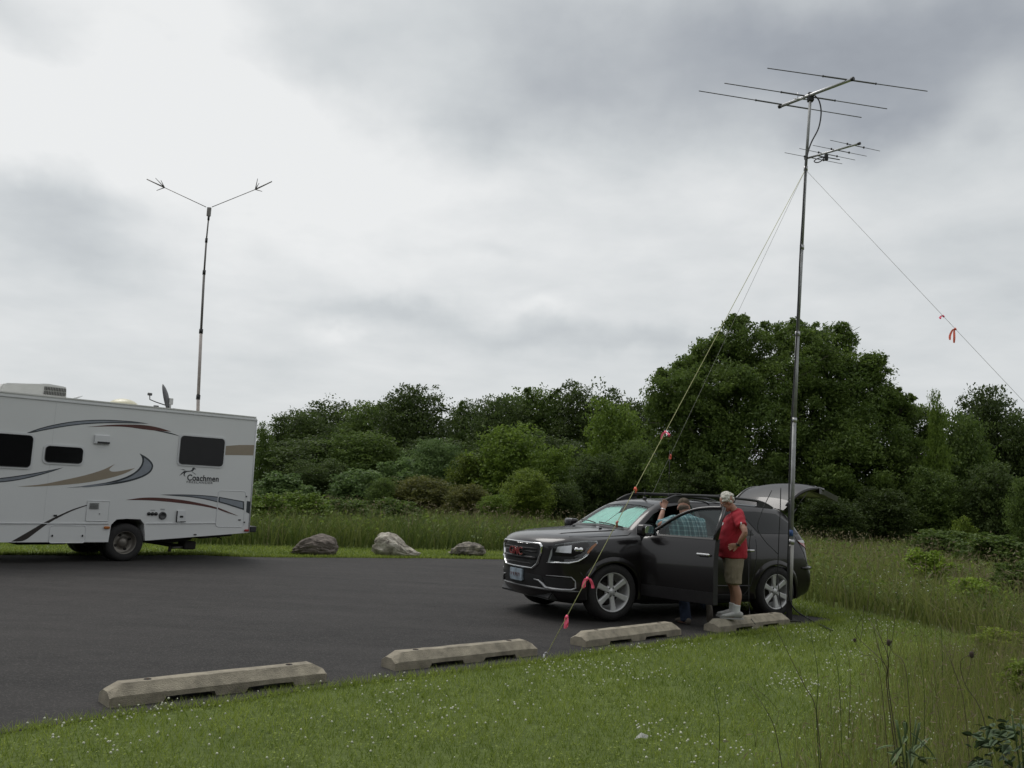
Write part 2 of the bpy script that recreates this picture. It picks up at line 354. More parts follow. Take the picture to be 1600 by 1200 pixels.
def blades(name, X, Y, H, W, T, mat, lean=.35, z0=0.0, segs=2, kind='stuff'):
    """one object of many grass blades: every blade a tapered, bending strip standing at X, Y"""
    n = len(X); a = rng.uniform(0, 6.283, n); la = rng.uniform(0, 6.283, n); ln = H*lean*rng.uniform(.2, 1.3, n)
    dx, dy = np.cos(a)*W/2, np.sin(a)*W/2; lx, ly = np.cos(la)*ln, np.sin(la)*ln
    if segs == 1:
        V = np.stack([np.stack([X-dx, Y-dy, np.full(n, z0)], 1), np.stack([X+dx, Y+dy, np.full(n, z0)], 1), np.stack([X+lx, Y+ly, z0+H*.92], 1)], 1).reshape(-1, 3)
        return tag(from_arrays(name, V, np.arange(3*n).reshape(n, 3), mat, tint=T), kind=kind)
    P = [np.stack([X-dx, Y-dy, np.full(n, z0)], 1), np.stack([X+dx, Y+dy, np.full(n, z0)], 1),
         np.stack([X+lx*.3+dx*.8, Y+ly*.3+dy*.8, z0+H*.55], 1), np.stack([X+lx*.3-dx*.8, Y+ly*.3-dy*.8, z0+H*.55], 1), np.stack([X+lx, Y+ly, z0+H*.93], 1)]
    V = np.stack(P, 1).reshape(-1, 3); b = np.arange(n)*5
    F = np.concatenate([np.stack([b, b+1, b+2], 1), np.stack([b, b+2, b+3], 1), np.stack([b+3, b+2, b+4], 1)])
    return tag(from_arrays(name, V, F, mat, tint=np.concatenate([T, T, T])), kind=kind)
def scatter(n, x0, x1, y0, y1, pw=1.4, ref=6.0):
    """ground positions, thinning with distance"""
    X = rng.uniform(x0, x1, n); Y = rng.uniform(y0, y1, n); D = np.hypot(X, Y); k = rng.uniform(0, 1, n) < np.clip((ref/np.maximum(D, ref))**pw, 0, 1)
    X, Y = X[k], Y[k]; k = frustum(X, Y); return X[k], Y[k]
lawn_m = foliage('lawn_grass', (.115, .170, .024), (.400, .470, .100), .45)
field_m = foliage('field_grass', (.075, .112, .022), (.300, .315, .095), .45)
straw_m = foliage('straw', (.13, .110, .060), (.30, .25, .15), .25)
leaf_m = foliage('leaf', (.048, .078, .022), (.185, .235, .065), .45)
bark = M('bark', (.075, .06, .05), .9, var=.3, scale=4, bump=.8, bscale=14)
# mown lawn
X, Y = scatter(1500000, -14, 16, 4.0, 30, 1.25, 5.5)
k = ~inside(lotp, X, Y) & ~inside(WILD_R, X, Y); X, Y = X[k], Y[k]
D = np.hypot(X, Y); c1 = cells(X, Y, 2.6, 3); c2 = cells(X, Y, .55, 5)
H = (.035+.030*c2+.016*c1)*rng.uniform(.6, 1.45, len(X)); W = np.maximum(.0045, D*.00085)*rng.uniform(.8, 1.4, len(X))
T = np.clip(.30+.75*(c1-.5)+.6*(c2-.5)+rng.normal(0, .2, len(X)), 0, 1)
blades('lawn', X, Y, H, W, T, lawn_m, .8, segs=1); print('lawn blades', len(X))
# ragged taller tufts that overhang the asphalt edge
ex, ey = [], []
for i in range(len(lotp)):
    a, b = lotp[i], lotp[(i+1) % len(lotp)]
    if (a-b).length > 1.5 or a.y < 3: continue
    nn = int((a-b).length*420)
    t = rng.uniform(0, 1, nn); off = np.abs(rng.normal(0, .035, nn))-.035; d = b-a; q = Vector((-d.y, d.x)).normalized()
    ex.append(a.x+d.x*t-q.x*(off*-1)); ey.append(a.y+d.y*t-q.y*(off*-1))
X = np.concatenate(ex); Y = np.concatenate(ey); k = frustum(X, Y) & (np.hypot(X, Y) < 30); X, Y = X[k], Y[k]; n = len(X)
blades('edge_grass', X+rng.normal(0, .03, n), Y+rng.normal(0, .03, n), rng.uniform(.03, .10, n), np.maximum(.005, np.hypot(X, Y)*.0009), np.clip(rng.normal(.4, .2, n), 0, 1), lawn_m, .8, segs=1)
# white clover heads in drifts
X, Y = scatter(60000, -4, 9, 4.2, 16, .8, 6); k = ~inside(lotp, X, Y) & ~inside(WILD_R, X, Y); X, Y = X[k], Y[k]
c = cells(X, Y, 1.5, 11); k = rng.uniform(0, 1, len(X)) < np.clip((c-.5)*3.2, 0.03, 1)*.62*(.4+1.2*cells(X, Y, .5, 12)); X, Y = X[k], Y[k]
ico = bmesh.new(); bmesh.ops.create_icosphere(ico, subdivisions=1, radius=1); iv = np.array([v.co[:] for v in ico.verts]); iff = np.array([[v.index for v in f.verts] for f in ico.faces]); ico.free()
n = len(X); s = rng.uniform(.005, .0095, n); V = iv[None]*s[:, None, None] + np.stack([X, Y, rng.uniform(.045, .085, n)], 1)[:, None]
F = iff[None] + (np.arange(n)*len(iv))[:, None, None]
tag(from_arrays('clover_flowers', V.reshape(-1, 3), F.reshape(-1, 3), M('clover_white', (.52, .53, .42), .8), smooth=True), kind='stuff'); print('clover', n)
# broad clover and plantain leaves in the lawn
X, Y = scatter(60000, -4, 9, 4.2, 14, 1.2, 5.5); k = ~inside(lotp, X, Y) & ~inside(WILD_R, X, Y) & (cells(X, Y, 1.1, 21) > .45); X, Y = X[k], Y[k]
def leaves(name, P, L_, Wd, T, mat, up=.6, parent=None, kind=None, droop=0.0):
    """leaf-shaped folded rhombs at the points P"""
    n = len(P); nrm = rng.normal(0, 1, (n, 3)); nrm[:, 2] = np.abs(nrm[:, 2])*(.4+up) + up; nrm /= np.linalg.norm(nrm, axis=1)[:, None]
    a = rng.normal(0, 1, (n, 3)); a -= nrm*(a*nrm).sum(1)[:, None]; a /= np.linalg.norm(a, axis=1)[:, None]
    if droop: a[:, 2] -= droop; a /= np.linalg.norm(a, axis=1)[:, None]
    b = np.cross(nrm, a); L_ = np.asarray(L_)[:, None]; Wd = np.asarray(Wd)[:, None]
    V = np.stack([P-a*L_*.5, P+b*Wd*.5+nrm*Wd*.12-a*L_*.05, P+a*L_*.5-nrm*L_*.12, P-b*Wd*.5+nrm*Wd*.12-a*L_*.05], 1).reshape(-1, 3)
    i = np.arange(n)*4; F = np.concatenate([np.stack([i, i+1, i+2], 1), np.stack([i, i+2, i+3], 1)])
    o = from_arrays(name, V, F, mat, parent, tint=np.concatenate([T, T]))
    return o if name.startswith('_') else tag(o, kind=kind)
n = len(X); leaves('clover_leaves', np.stack([X, Y, rng.uniform(.02, .055, n)], 1), rng.uniform(.012, .026, n), rng.uniform(.010, .020, n), np.clip(rng.normal(.35, .2, n), 0, 1), lawn_m, 1.2, kind='stuff')
# unmown field: blades, then straw-coloured stems with seed heads
X, Y = scatter(1500000, -30, 36, 4.0, 62, 1.45, 10); k = inside(WILD_R, X, Y); X, Y = X[k], Y[k]
def field_h(X, Y):
    c = cells(X, Y, 5.5, 31); left = np.clip((22-X*1.5-8-0*Y)/20, 0, 1)*(Y > 20)
    edge = np.clip((np.hypot(X-0, Y-0)*0+1), 0, 1)
    return (.50+.45*c+.32*left)*edge
D = np.hypot(X, Y); c1 = cells(X, Y, 3.2, 33); c2 = cells(X, Y, .8, 35)
H = field_h(X, Y)*(.50+.62*c2+.25*(cells(X, Y, .35, 37)-.5))*rng.uniform(.45, 1.2, len(X))*np.where(Y < 10, .62, 1.0); W = np.maximum(.010, D*.0011)*rng.uniform(.8, 1.3, len(X))
T = np.clip(.30+.8*(c1-.5)+.5*(c2-.5)+.12*(X > 3)-.18*(X < 2)*(Y > 20)+rng.normal(0, .18, len(X)), 0, 1)
blades('field_grass', X, Y, H, W, T, field_m, .75); print('field blades', len(X))
X, Y = scatter(260000, -28, 34, 4.0, 60, 1.5, 9); k = inside(WILD_R, X, Y); X, Y = X[k], Y[k]
c = cells(X, Y, 5.0, 41); k = rng.uniform(0, 1, len(X)) < np.clip((c-.35)*2.0, .06, 1)*np.where((X > 3) | (Y > 30), 1, .45); X, Y = X[k], Y[k]; n = len(X); D = np.hypot(X, Y)
H = (field_h(X, Y)+.20)*rng.uniform(.75, 1.12, n)*np.where(Y < 10, .75, 1.0)
blades('dry_stems', X, Y, H, np.maximum(.004, D*.0006), np.clip(rng.normal(.45, .22, n), 0, 1), straw_m, .3)
lx = rng.normal(0, .05, n); P = np.stack([X+lx, Y+rng.normal(0, .05, n), H*rng.uniform(.88, .98, n)], 1)
leaves('seed_heads', P, rng.uniform(.07, .15, n), np.maximum(.012, D*.0011), np.clip(rng.normal(.4, .25, n), 0, 1), straw_m, .1, kind='stuff')
# broad leaved plants tangled through the field
X, Y = scatter(520000, -28, 34, 4.0, 50, 1.5, 11); k = inside(WILD_R, X, Y) & (cells(X, Y, 1.3, 61) > .50); X, Y = X[k], Y[k]; n = len(X); D = np.hypot(X, Y); c2 = cells(X, Y, .8, 35)
leaves('field_leaves', np.stack([X, Y, field_h(X, Y)*(.50+.62*c2)*rng.uniform(.25, .98, n)*np.where(Y < 10, .6, 1)], 1), rng.uniform(.04, .10, n)*np.clip(D/14, .8, 2.2), rng.uniform(.025, .05, n)*np.clip(D/14, .8, 2.2), np.clip(rng.normal(.42, .2, n), 0, 1), leaf_m, .5, kind='stuff').color = (1.3, 1.35, .95, 1); print('field leaves', n)
# scattered daisies in the field edge
X, Y = scatter(4000, 3, 12, 9, 19, .5, 12); k = inside(WILD_R, X, Y) & (cells(X, Y, 2, 51) > .6); X, Y = X[k][:90], Y[k][:90]; n = len(X)
V = iv[None]*np.array([.012, .012, .006])*rng.uniform(.7, 1.2, n)[:, None, None] + np.stack([X, Y, field_h(X, Y)*rng.uniform(.55, 1.0, n)*.9], 1)[:, None]; F = iff[None] + (np.arange(n)*len(iv))[:, None, None]
tag(from_arrays('field_daisies', V.reshape(-1, 3), F.reshape(-1, 3), M('daisy_white', (.62, .62, .58), .8), smooth=True), kind='stuff')

# ================================================================== TREES
def crown_points(lobes, n, sub=30, spread=.30, inner=.22, flat=1.0):
    """leaf positions: lobes of a crown, each lobe a set of clumps on its shell"""
    P, T = [], []; vol = np.array([l[1][0]*l[1][2] for l in lobes]); cnt = (n*vol/vol.sum()).astype(int)+40
    for (c, r), m_ in zip(lobes, cnt):
        c = np.array(c); r = np.array(r); d = rng.normal(0, 1, (sub, 3)); d[:, 2] += .25; d /= np.linalg.norm(d, axis=1)[:, None]
        cc = c + d*r*rng.uniform(.62, 1.02, (sub, 1)); ct = rng.uniform(-.22, .22, sub)
        k = rng.integers(0, sub, m_); g = np.clip(rng.normal(0, 1, (m_, 3)), -1.7, 1.7)*spread*.66; g[:, 2] *= .62*flat; p = cc[k] + g*r*rng.uniform(.5, 1.3, sub)[k][:, None]
        q = rng.uniform(0, 1, m_) < inner; u = rng.normal(0, 1, (m_, 3)); u /= np.linalg.norm(u, axis=1)[:, None]; p[q] = (c + u*r*rng.uniform(.1, .9, (m_, 1)))[q]
        P.append(p); T.append(.45 + ct[k] + rng.normal(0, .13, m_))
    return np.concatenate(P), np.clip(np.concatenate(T), 0, 1)
def trunk_mesh(name, base, lobes, r0, parent, limbs=6):
    bm = bmesh.new(); top = max(lobes, key=lambda l: l[0][2])[0]; base = Vector(base); top = Vector(top)
    pts = [base, base.lerp(top, .3)+Vector((.1, .05, 0))*r0*4, base.lerp(top, .6)-Vector((.1, 0, 0))*r0*3, top]; tube(bm, catmull(pts, 3), [r0*(1-.085*i) for i in range(10)], 7)
    for l in sorted(lobes, key=lambda q: -q[1][0])[:limbs]:
        t = random.uniform(.18, .5); a = base.lerp(top, t); b = Vector(l[0]); mid = a.lerp(b, .5)+Vector((0, 0, -.12*(b-a).length)); tube(bm, catmull([a, mid, b], 3), [r0*.5*(1-.12*i) for i in range(7)], 5)
    return finish(name, bm, bark, parent, smooth=True)
# unit crowns (1 high, .5 radius, standing on z = 0) shared by the smaller trees
def unit_crown(name, seed, n, leaf, shape='round', inner=.22, lob=15):
    global rng; keep = rng; rng = np.random.default_rng(seed); L_ = []
    for i in range(lob):
        t = (i+.5)/lob; z = .16+.74*t; prof = {'round': math.sin(math.pi*min(1, .18+.74*t))**.6, 'tall': (1-t)**.6*.9+.12, 'flat': (math.sin(math.pi*(.3+.6*t)))**.4, 'wisp': .5*math.sin(math.pi*(.1+.85*t))+.1}[shape]
        a = i*2.4+rng.uniform(-.4, .4); q = .30*prof*rng.uniform(.55, 1.0); r = rng.uniform(.13, .21)*(.55+.5*prof)*(1.25 if shape != 'wisp' else .6)
        L_.append(((q*math.cos(a), q*math.sin(a), z), (r, r, r*.85)))
    L_.append(((0, 0, .45), (.26, .26, .3)) if shape != 'wisp' else ((0, 0, .4), (.1, .1, .25)))
    P, T = crown_points(L_, n, 26, .30, inner); P[:, 2] = np.maximum(P[:, 2], .02); m_ = len(P)
    me = leaves('_'+name, P, leaf*rng.uniform(.7, 1.3, m_), leaf*.62*rng.uniform(.7, 1.3, m_), T, leaf_m, .45); rng = keep; me.name = 'crown'; return me, L_
KINDS = {'oak': [unit_crown('a', 1, 22000, .027, lob=22), unit_crown('b', 2, 22000, .027, lob=26), unit_crown('c', 3, 22000, .027, 'flat', lob=22)],
         'tall': [unit_crown('d', 4, 12000, .028, 'tall'), unit_crown('e', 5, 12000, .028, 'tall', lob=19)],
         'mid': [unit_crown('f', 6, 17000, .032, 'round', .25, 24), unit_crown('g', 7, 17000, .032, 'flat', .25, 20)],
         'wisp': [unit_crown('h', 8, 2600, .040, 'wisp', .05, 12)],
         'shrub': [unit_crown('i', 9, 6500, .055, 'flat', .3, 14), unit_crown('j', 10, 6500, .055, 'round', .3, 12), unit_crown('k', 11, 6500, .050, 'flat', .3, 18)]}
TRUNKS = {}
def tree(name, kind, var, px, top, wpx, Y, tint, label, cat, group=None, base=0.0, rz=None, sy=None):
    """one tree whose crown top is seen at (px, top) and which is wpx photo pixels wide, standing Y metres away"""
    p = at(px, top, Y); h = p.z - base; w = wpx*Y/FOC; v = KINDS[kind]; me, L_ = v[var % len(v)]
    root = empty(name, (p.x, Y, base), random.uniform(0, 6.28) if rz is None else rz, label, cat, group)
    lift = .0 if kind in ('shrub', 'mid') else .10
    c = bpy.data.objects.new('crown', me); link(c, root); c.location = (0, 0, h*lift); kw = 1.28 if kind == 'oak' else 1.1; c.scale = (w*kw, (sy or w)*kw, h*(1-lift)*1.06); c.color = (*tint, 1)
    key = me.name
    if key not in TRUNKS: t = trunk_mesh('trunk', (0, 0, 0), L_, .018, root); TRUNKS[key] = t.data
    else: t = link(bpy.data.objects.new('trunk', TRUNKS[key]), root)
    t.scale = (w, w, h*.95)
    return root
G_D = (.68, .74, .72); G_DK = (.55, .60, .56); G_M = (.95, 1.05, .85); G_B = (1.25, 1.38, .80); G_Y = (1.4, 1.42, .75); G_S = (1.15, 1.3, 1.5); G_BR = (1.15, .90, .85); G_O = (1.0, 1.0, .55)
RIDGE = [  # px, top y, width, distance, kind, variant, tint, label
 (412, 664, 50, 70, 'tall', 0, G_M, 'slim pale green tree just right of the motorhome rear corner'),
 (468, 648, 118, 84, 'oak', 1, G_D, 'broad dark round tree at the left end of the treeline'),
 (520, 636, 120, 96, 'oak', 2, G_DK, 'dark tree with small billowing tufts on the left ridge top'),
 (588, 634, 120, 90, 'oak', 0, G_M, 'olive green rounded tree left of the tall dark one'),
 (648, 612, 118, 80, 'oak', 1, G_DK, 'tallest dark tree above the pale boulder, with two rounded tops'),
 (722, 622, 60, 92, 'wisp', 0, G_M, 'thin feathery tree top left of the centre of the ridge'),
 (735, 640, 110, 95, 'oak', 2, G_D, 'dark low tree under the feathery top on the ridge'),
 (785, 626, 110, 86, 'oak', 0, G_D, 'dark blue green tree behind the bright green rounded tree'),
 (830, 600, 95, 88, 'wisp', 0, G_M, 'tallest feathery tree rising over the middle of the ridge'),
 (838, 616, 130, 90, 'oak', 1, G_M, 'grey green tree below the tallest feathery top'),
 (918, 611, 130, 86, 'oak', 2, G_DK, 'broad dark crown on the ridge right of the feathery tree'),
 (992, 632, 90, 88, 'oak', 0, G_DK, 'dark tree touching the left side of the big ash crown'),
 (490, 690, 140, 70, 'oak', 2, G_D, 'dark tree in front of the left ridge, above the grey boulder'),
 (570, 680, 130, 68, 'oak', 1, G_M, 'olive tree with a lumpy crown above the gap between grey and pale boulders'),
 (690, 690, 130, 70, 'oak', 0, G_DK, 'shadowy tree below the tallest dark tree'),
 (870, 690, 130, 66, 'oak', 2, G_DK, 'blue green shadowy tree behind the bright bushes at centre'),
]
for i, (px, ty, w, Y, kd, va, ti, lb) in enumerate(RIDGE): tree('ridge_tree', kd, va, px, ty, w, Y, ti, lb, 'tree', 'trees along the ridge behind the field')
MIDS = [
 (800, 676, 150, 52, 'mid', 0, G_B, 'large bright green rounded tree in the middle of the treeline'),
 (862, 706, 95, 50, 'mid', 1, G_B, 'bright yellow green tree overlapping the large bright one on its right'),
 (828, 738, 84, 43, 'oak', 1, G_Y, 'small yellow green tree left of the vehicle windshield'),
 (965, 640, 115, 58, 'mid', 1, G_B, 'tall yellowish green tree left of the big ash'),
 (738, 716, 90, 53, 'mid', 0, G_O, 'olive bushy tree left of the large bright green tree'),
 (930, 718, 100, 47, 'mid', 1, G_D, 'dark leafy tree right behind the windshield'),
 (880, 760, 70, 44, 'mid', 0, G_D, 'dark shrubby tree over the bonnet of the vehicle'),
 (990, 700, 90, 48, 'mid', 0, G_M, 'mid green tree behind the front of the vehicle roof'),
 (447, 742, 95, 46, 'shrub', 1, G_S, 'silvery green round bush right of the motorhome'),
 (500, 722, 90, 50, 'oak', 2, G_D, 'dark bush between two silvery bushes'),
 (560, 736, 100, 47, 'shrub', 2, G_S, 'silvery green bush above the grey boulder'),
 (622, 722, 95, 52, 'shrub', 0, G_S, 'silvery tall bush above the pale boulder'),
 (682, 692, 90, 58, 'oak', 1, G_S, 'blue grey shrub high on the slope left of the bright green tree'),
 (660, 750, 130, 45, 'mid', 0, G_BR, 'reddish brown thicket above the pale boulder'),
 (735, 762, 90, 43, 'mid', 1, G_BR, 'brownish green thicket above the flat boulder'),
 (600, 752, 60, 44, 'mid', 0, G_M, 'small mid green bush left of the brown thicket'),
 (770, 776, 60, 40, 'mid', 1, G_B, 'low bright green bush at the foot of the large bright tree'),
 (1462, 622, 52, 40, 'tall', 1, G_B, 'slender pale green tree top right of the big ash'),
 (1540, 616, 105, 47, 'oak', 1, G_DK, 'tall dark airy tree at the right with sky showing through'),
 (1602, 650, 90, 45, 'oak', 0, G_D, 'dark tree cut by the right edge of the picture'),
 (1500, 660, 110, 43, 'mid', 0, G_M, 'mid green leafy tree left of the tall airy dark tree'),
 (1550, 735, 110, 38, 'mid', 1, G_D, 'dark leafy shrub tree under the tall airy tree'),
 (1604, 756, 70, 30, 'mid', 0, G_M, 'glossy leafy shrub at the right edge above the field'),
 (1462, 740, 100, 39, 'mid', 1, G_M, 'leafy understory tree right of the open tailgate'),
 (1380, 770, 110, 38, 'mid', 0, G_DK, 'deep green understory tree behind the open tailgate'),
 (1300, 780, 110, 37, 'mid', 1, G_DK, 'shadowy understory shrub behind the back of the vehicle'),
 (1180, 740, 120, 40, 'mid', 0, G_DK, 'shadowy understory tree behind the man in red'),
 (1080, 745, 110, 40, 'mid', 1, G_DK, 'dark understory tree behind the roof rails'),
]
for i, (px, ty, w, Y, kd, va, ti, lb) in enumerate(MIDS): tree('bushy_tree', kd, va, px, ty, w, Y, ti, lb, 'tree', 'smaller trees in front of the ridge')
SHR = [
 (418, 775, 90, 30, 0, G_B, 'low leafy mound beside the motorhome rear bumper'), (480, 772, 95, 31, 1, G_B, 'tangled green mound behind the grey boulder'),
 (545, 782, 95, 33, 2, G_M, 'green mound between grey and pale boulders'), (620, 782, 90, 34, 0, G_M, 'low green mound behind the pale boulder'),
 (1450, 862, 80, 18.5, 1, (1.9, 2.0, .9), 'leafy bush in the field nearest the car tail'), (1520, 905, 90, 14.5, 2, (2.0, 2.1, .9), 'bright leafy bush at the mown edge on the right'),
 (1590, 880, 80, 15.5, 0, G_M, 'leafy bush at the right edge of the picture in the field'), (1560, 838, 120, 24, 1, G_M, 'low bush row at the far side of the right field'),
 (1470, 830, 110, 27, 2, G_M, 'low bush below the slender pale tree'), (1505, 812, 40, 30, 0, G_Y, 'small pale yellow green bush at the field edge'),
 (1600, 1035, 85, 7.8, 1, (1.8, 1.8, .9), 'leafy weed thicket at the right edge above the corner plant'),
 (1565, 985, 90, 10.8, 0, (2.2, 2.1, .9), 'yellow green weed clump where mown grass meets field'),
]
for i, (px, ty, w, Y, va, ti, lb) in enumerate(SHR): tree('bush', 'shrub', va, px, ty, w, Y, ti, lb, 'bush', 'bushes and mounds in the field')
# unseen wood added behind the camera, to darken reflections in paint and glass
lob = []
for i in range(44):
    r = random.uniform(3.5, 5.5); x = -75+i*3.5; lob.append(((x, random.uniform(-30, -24), random.uniform(7, 10)), (r, r, r))); lob.append(((x, -27, 3.2), (3.5, 3, 4)))
P, T = crown_points(lob, 26000, 14, .4, .3); P[:, 2] = np.abs(P[:, 2]); n = len(P)
o = leaves('wood_across_the_lot', P, rng.uniform(1.5, 2.4, n), rng.uniform(1.1, 1.8, n), T, leaf_m, .4, kind='stuff'); o.color = (.45, .5, .45, 1)
# far wood that closes the gaps between the trunks
lob = [];
for i in range(60):
    px = 425+i*22; Yd = random.uniform(100, 118); top = 700 if px < 1050 else 735; p = at(px, top+random.uniform(-18, 30), Yd); r = random.uniform(3, 4.5)
    lob.append(((p.x, Yd, p.z-r), (r, r*.7, r))); lob.append(((p.x+random.uniform(-1, 1), Yd+2, 1.6), (3.6, 2.4, 3.4)))
P, T = crown_points(lob, 52000, 16, .4, .3); P[:, 2] = np.abs(P[:, 2]); n = len(P)
o = leaves('far_wood', P, rng.uniform(.35, .7, n), rng.uniform(.25, .5, n), T, leaf_m, .4, kind='stuff'); o.color = (.55, .62, .56, 1)
lob = []
for i in range(26):
    px = 980+i*28; Yd = random.uniform(52, 60); p = at(px, 735+random.uniform(-20, 30), Yd); r = random.uniform(1.6, 2.4); lob.append(((p.x, Yd, max(r*.6, p.z-r)), (r, r*.7, r))); lob.append(((p.x, Yd+1, .9), (1.9, 1.2, 1.5)))
P, T = crown_points(lob, 30000, 16, .4, .3); P[:, 2] = np.abs(P[:, 2]); n = len(P)
o = leaves('near_wood', P, rng.uniform(.2, .4, n), rng.uniform(.15, .28, n), T, leaf_m, .4, kind='stuff'); o.color = (.5, .58, .5, 1)
# the two big ashes behind the vehicle
def big_tree(lobes_px, base_px, Y, n, leaf, label, tint, tr=.26, twigs=()):
    L_ = []
    for px, py, r in lobes_px:
        d = Y + random.uniform(-1.6, 1.6) + (1.5 if r < 45 else 0); p = at(px, py, d); rr = r*d/FOC; L_.append(((p.x, d, p.z), (rr, rr*1.1, rr*.9)))
    b = at(base_px, 700, Y); root = empty('ash_tree', (b.x, Y, 0), 0, label, 'tree', 'big ash trees behind the vehicle')
    for (c, r) in list(L_):                      # smaller boughs standing out of the big masses
        for q in range(3):
            d = Vector((random.uniform(-1, 1), random.uniform(-.8, .8), random.uniform(-.1, 1.15))).normalized(); rr = r[0]*random.uniform(.24, .36); L_.append(((c[0]+d.x*r[0]*1.02, c[1]+d.y*r[0], c[2]+d.z*r[2]*1.04), (rr, rr, rr*.9)))
    L2 = [((c[0]-b.x, c[1]-Y, c[2]), r) for c, r in L_]
    P, T = crown_points(L2, n, 70, .21, .16, 1.35); P[:, 2] = np.maximum(P[:, 2], .05); m_ = len(P)
    o = leaves('crown', P, leaf*rng.uniform(.6, 1.4, m_), leaf*.42*rng.uniform(.6, 1.4, m_), T, leaf_m, .35, parent=root, droop=.2); o.color = (*tint, 1)
    bm = bmesh.new(); pts0 = Vector((0, 0, 0))
    for c, r in L2[:len(lobes_px)]:
        c = Vector(c); f1 = Vector((random.uniform(-.3, .3), random.uniform(-.3, .3), 1.2+random.uniform(0, 1.5))); mid = f1.lerp(c, .5)+Vector((0, 0, -.3))
        tube(bm, catmull([pts0, f1, mid, c], 4), [tr*(1-.07*i) for i in range(13)], 7)
        for q in range(5):
            e = c+Vector((random.uniform(-1, 1)*r[0], random.uniform(-1, 1)*r[1], random.uniform(-.3, .95)*r[2])); tube(bm, [c.lerp(mid, .3), c.lerp(e, .5)+Vector((0, 0, .1)), e], [tr*.2, tr*.12, tr*.03], 5)
    for px, py, q in twigs:
        e = at(px, py, Y)-Vector((b.x, Y, 0)); s = at(px+q, py+70, Y)-Vector((b.x, Y, 0)); tube(bm, [s, s.lerp(e, .5)+Vector((.1, 0, 0)), e], [.05, .03, .01], 5)
    finish('trunk', bm, bark, root, smooth=True); return root
big_tree([(1052, 622, 46), (1088, 590, 42), (1124, 556, 42), (1163, 534, 40), (1070, 668, 58), (1130, 628, 70), (1180, 590, 42), (1080, 735, 62), (1160, 700, 85), (1120, 790, 70), (1180, 800, 70), (1038, 645, 34)], 1150, 42, 120000, .185,
    'big ash tree, left one of the pair behind the vehicle, dense mid green', (1.0, 1.1, .85))
big_tree([(1222, 530, 34), (1262, 545, 44), (1300, 542, 38), (1338, 600, 40), (1232, 600, 60), (1300, 615, 75), (1368, 640, 38), (1402, 648, 32), (1396, 618, 14), (1350, 680, 70), (1425, 668, 42), (1260, 690, 85), (1310, 750, 90), (1400, 750, 75), (1230, 790, 80), (1440, 720, 46)], 1285, 43.5, 150000, .185,
    'big ash tree, right one of the pair, with the metal mast in front', (.95, 1.05, .78))

# ================================================================== PARKING STOPS AND BOULDERS
conc = M('concrete', (.27, .240, .185), .9, var=.38, scale=7, bump=.6, bscale=90)
def parking_stop(a, b, label, seed, ext=.03):
    """weathered precast stop; a and b are the ends of its front lower edge on the ground"""
    a, b = gnd(*a), gnd(*b); d0 = (b-a).normalized(); a = a-d0*ext; b = b+d0*.03; d = (b-a); Ln = d.length; yaw = math.atan2(d.y, d.x); root = empty('parking_stop', (a.x, a.y, .004), yaw, label, 'parking stop', 'concrete parking stops along the asphalt edge')
    bm = bmesh.new(); hw = .125; sec = []; rs = np.random.default_rng(seed)
    def ring(x, zb, k=1.0, tz=1.0):                 # k narrows the section in plan, tz lowers the top
        pts = [(-hw*k, zb), (-hw*k, max(zb, .075*min(1, tz+.2))), (-.052*k, .15*tz), (.052*k, .15*tz), (hw*k, max(zb, .075*min(1, tz+.2))), (hw*k, zb)]
        return [bm.verts.new((x, hw+y+rs.normal(0, .0012), z+rs.normal(0, .0012)*(z > .01))) for y, z in pts]
    st = [(0, 0, .94, .66), (.02, 0, 1, .74), (.10, 0, 1, 1)]
    for lo, hi in ((.23, .44), (.60, .82)): st += [(lo*Ln-.02, 0, 1, 1), (lo*Ln, .035, 1, 1), ((lo+hi)/2*Ln, .038, 1, 1), (hi*Ln, .035, 1, 1), (hi*Ln+.02, 0, 1, 1)]
    st += [(Ln*.5, 0, 1, 1), (Ln-.11, 0, 1, 1), (Ln-.02, 0, 1, .72), (Ln, 0, .94, .64)]; st.sort()
    rings = [ring(*s) for s in st]
    for A, B in zip(rings, rings[1:]):
        for k in range(6): bm.faces.new((A[k], A[(k+1) % 6], B[(k+1) % 6], B[k]))
    bm.faces.new(rings[0]); bm.faces.new(rings[-1])
    bmesh.ops.bevel(bm, geom=[e for e in bm.edges if e.calc_face_angle(0) > R(25)], offset=.006, segments=1, affect='EDGES')
    finish('block', bm, conc, root)
    for fx in (.17, .83):                            # anchor holes with rusty pins
        bm = bmesh.new(); lathe(bm, [(.002, .1525), (.026, .1525), (.030, .149)], 'z', 14); o = finish('anchor_hole', bm, M('hole_dark', (.015, .013, .012), .95), root); o.location = (Ln*fx, hw, 0)
        bm = bmesh.new(); lathe(bm, [(.001, .156), (.008, .156), (.009, .149)], 'z', 10); q = finish('pin', bm, M('rust', (.09, .05, .03), .9), o)
    return root
parking_stop((177, 1107), (506, 1067), 'longest looking concrete parking stop, nearest the camera at the lower left', 1, .03)
parking_stop((622, 1049), (837, 1025), 'concrete parking stop second from the left, just left of the taut yellow rope', 2)
parking_stop((919, 1012), (1063, 993), 'concrete parking stop in front of the front wheel, right of the yellow rope', 3)
parking_stop((1126, 989), (1233, 976), 'concrete parking stop with the man in red standing on it', 4)
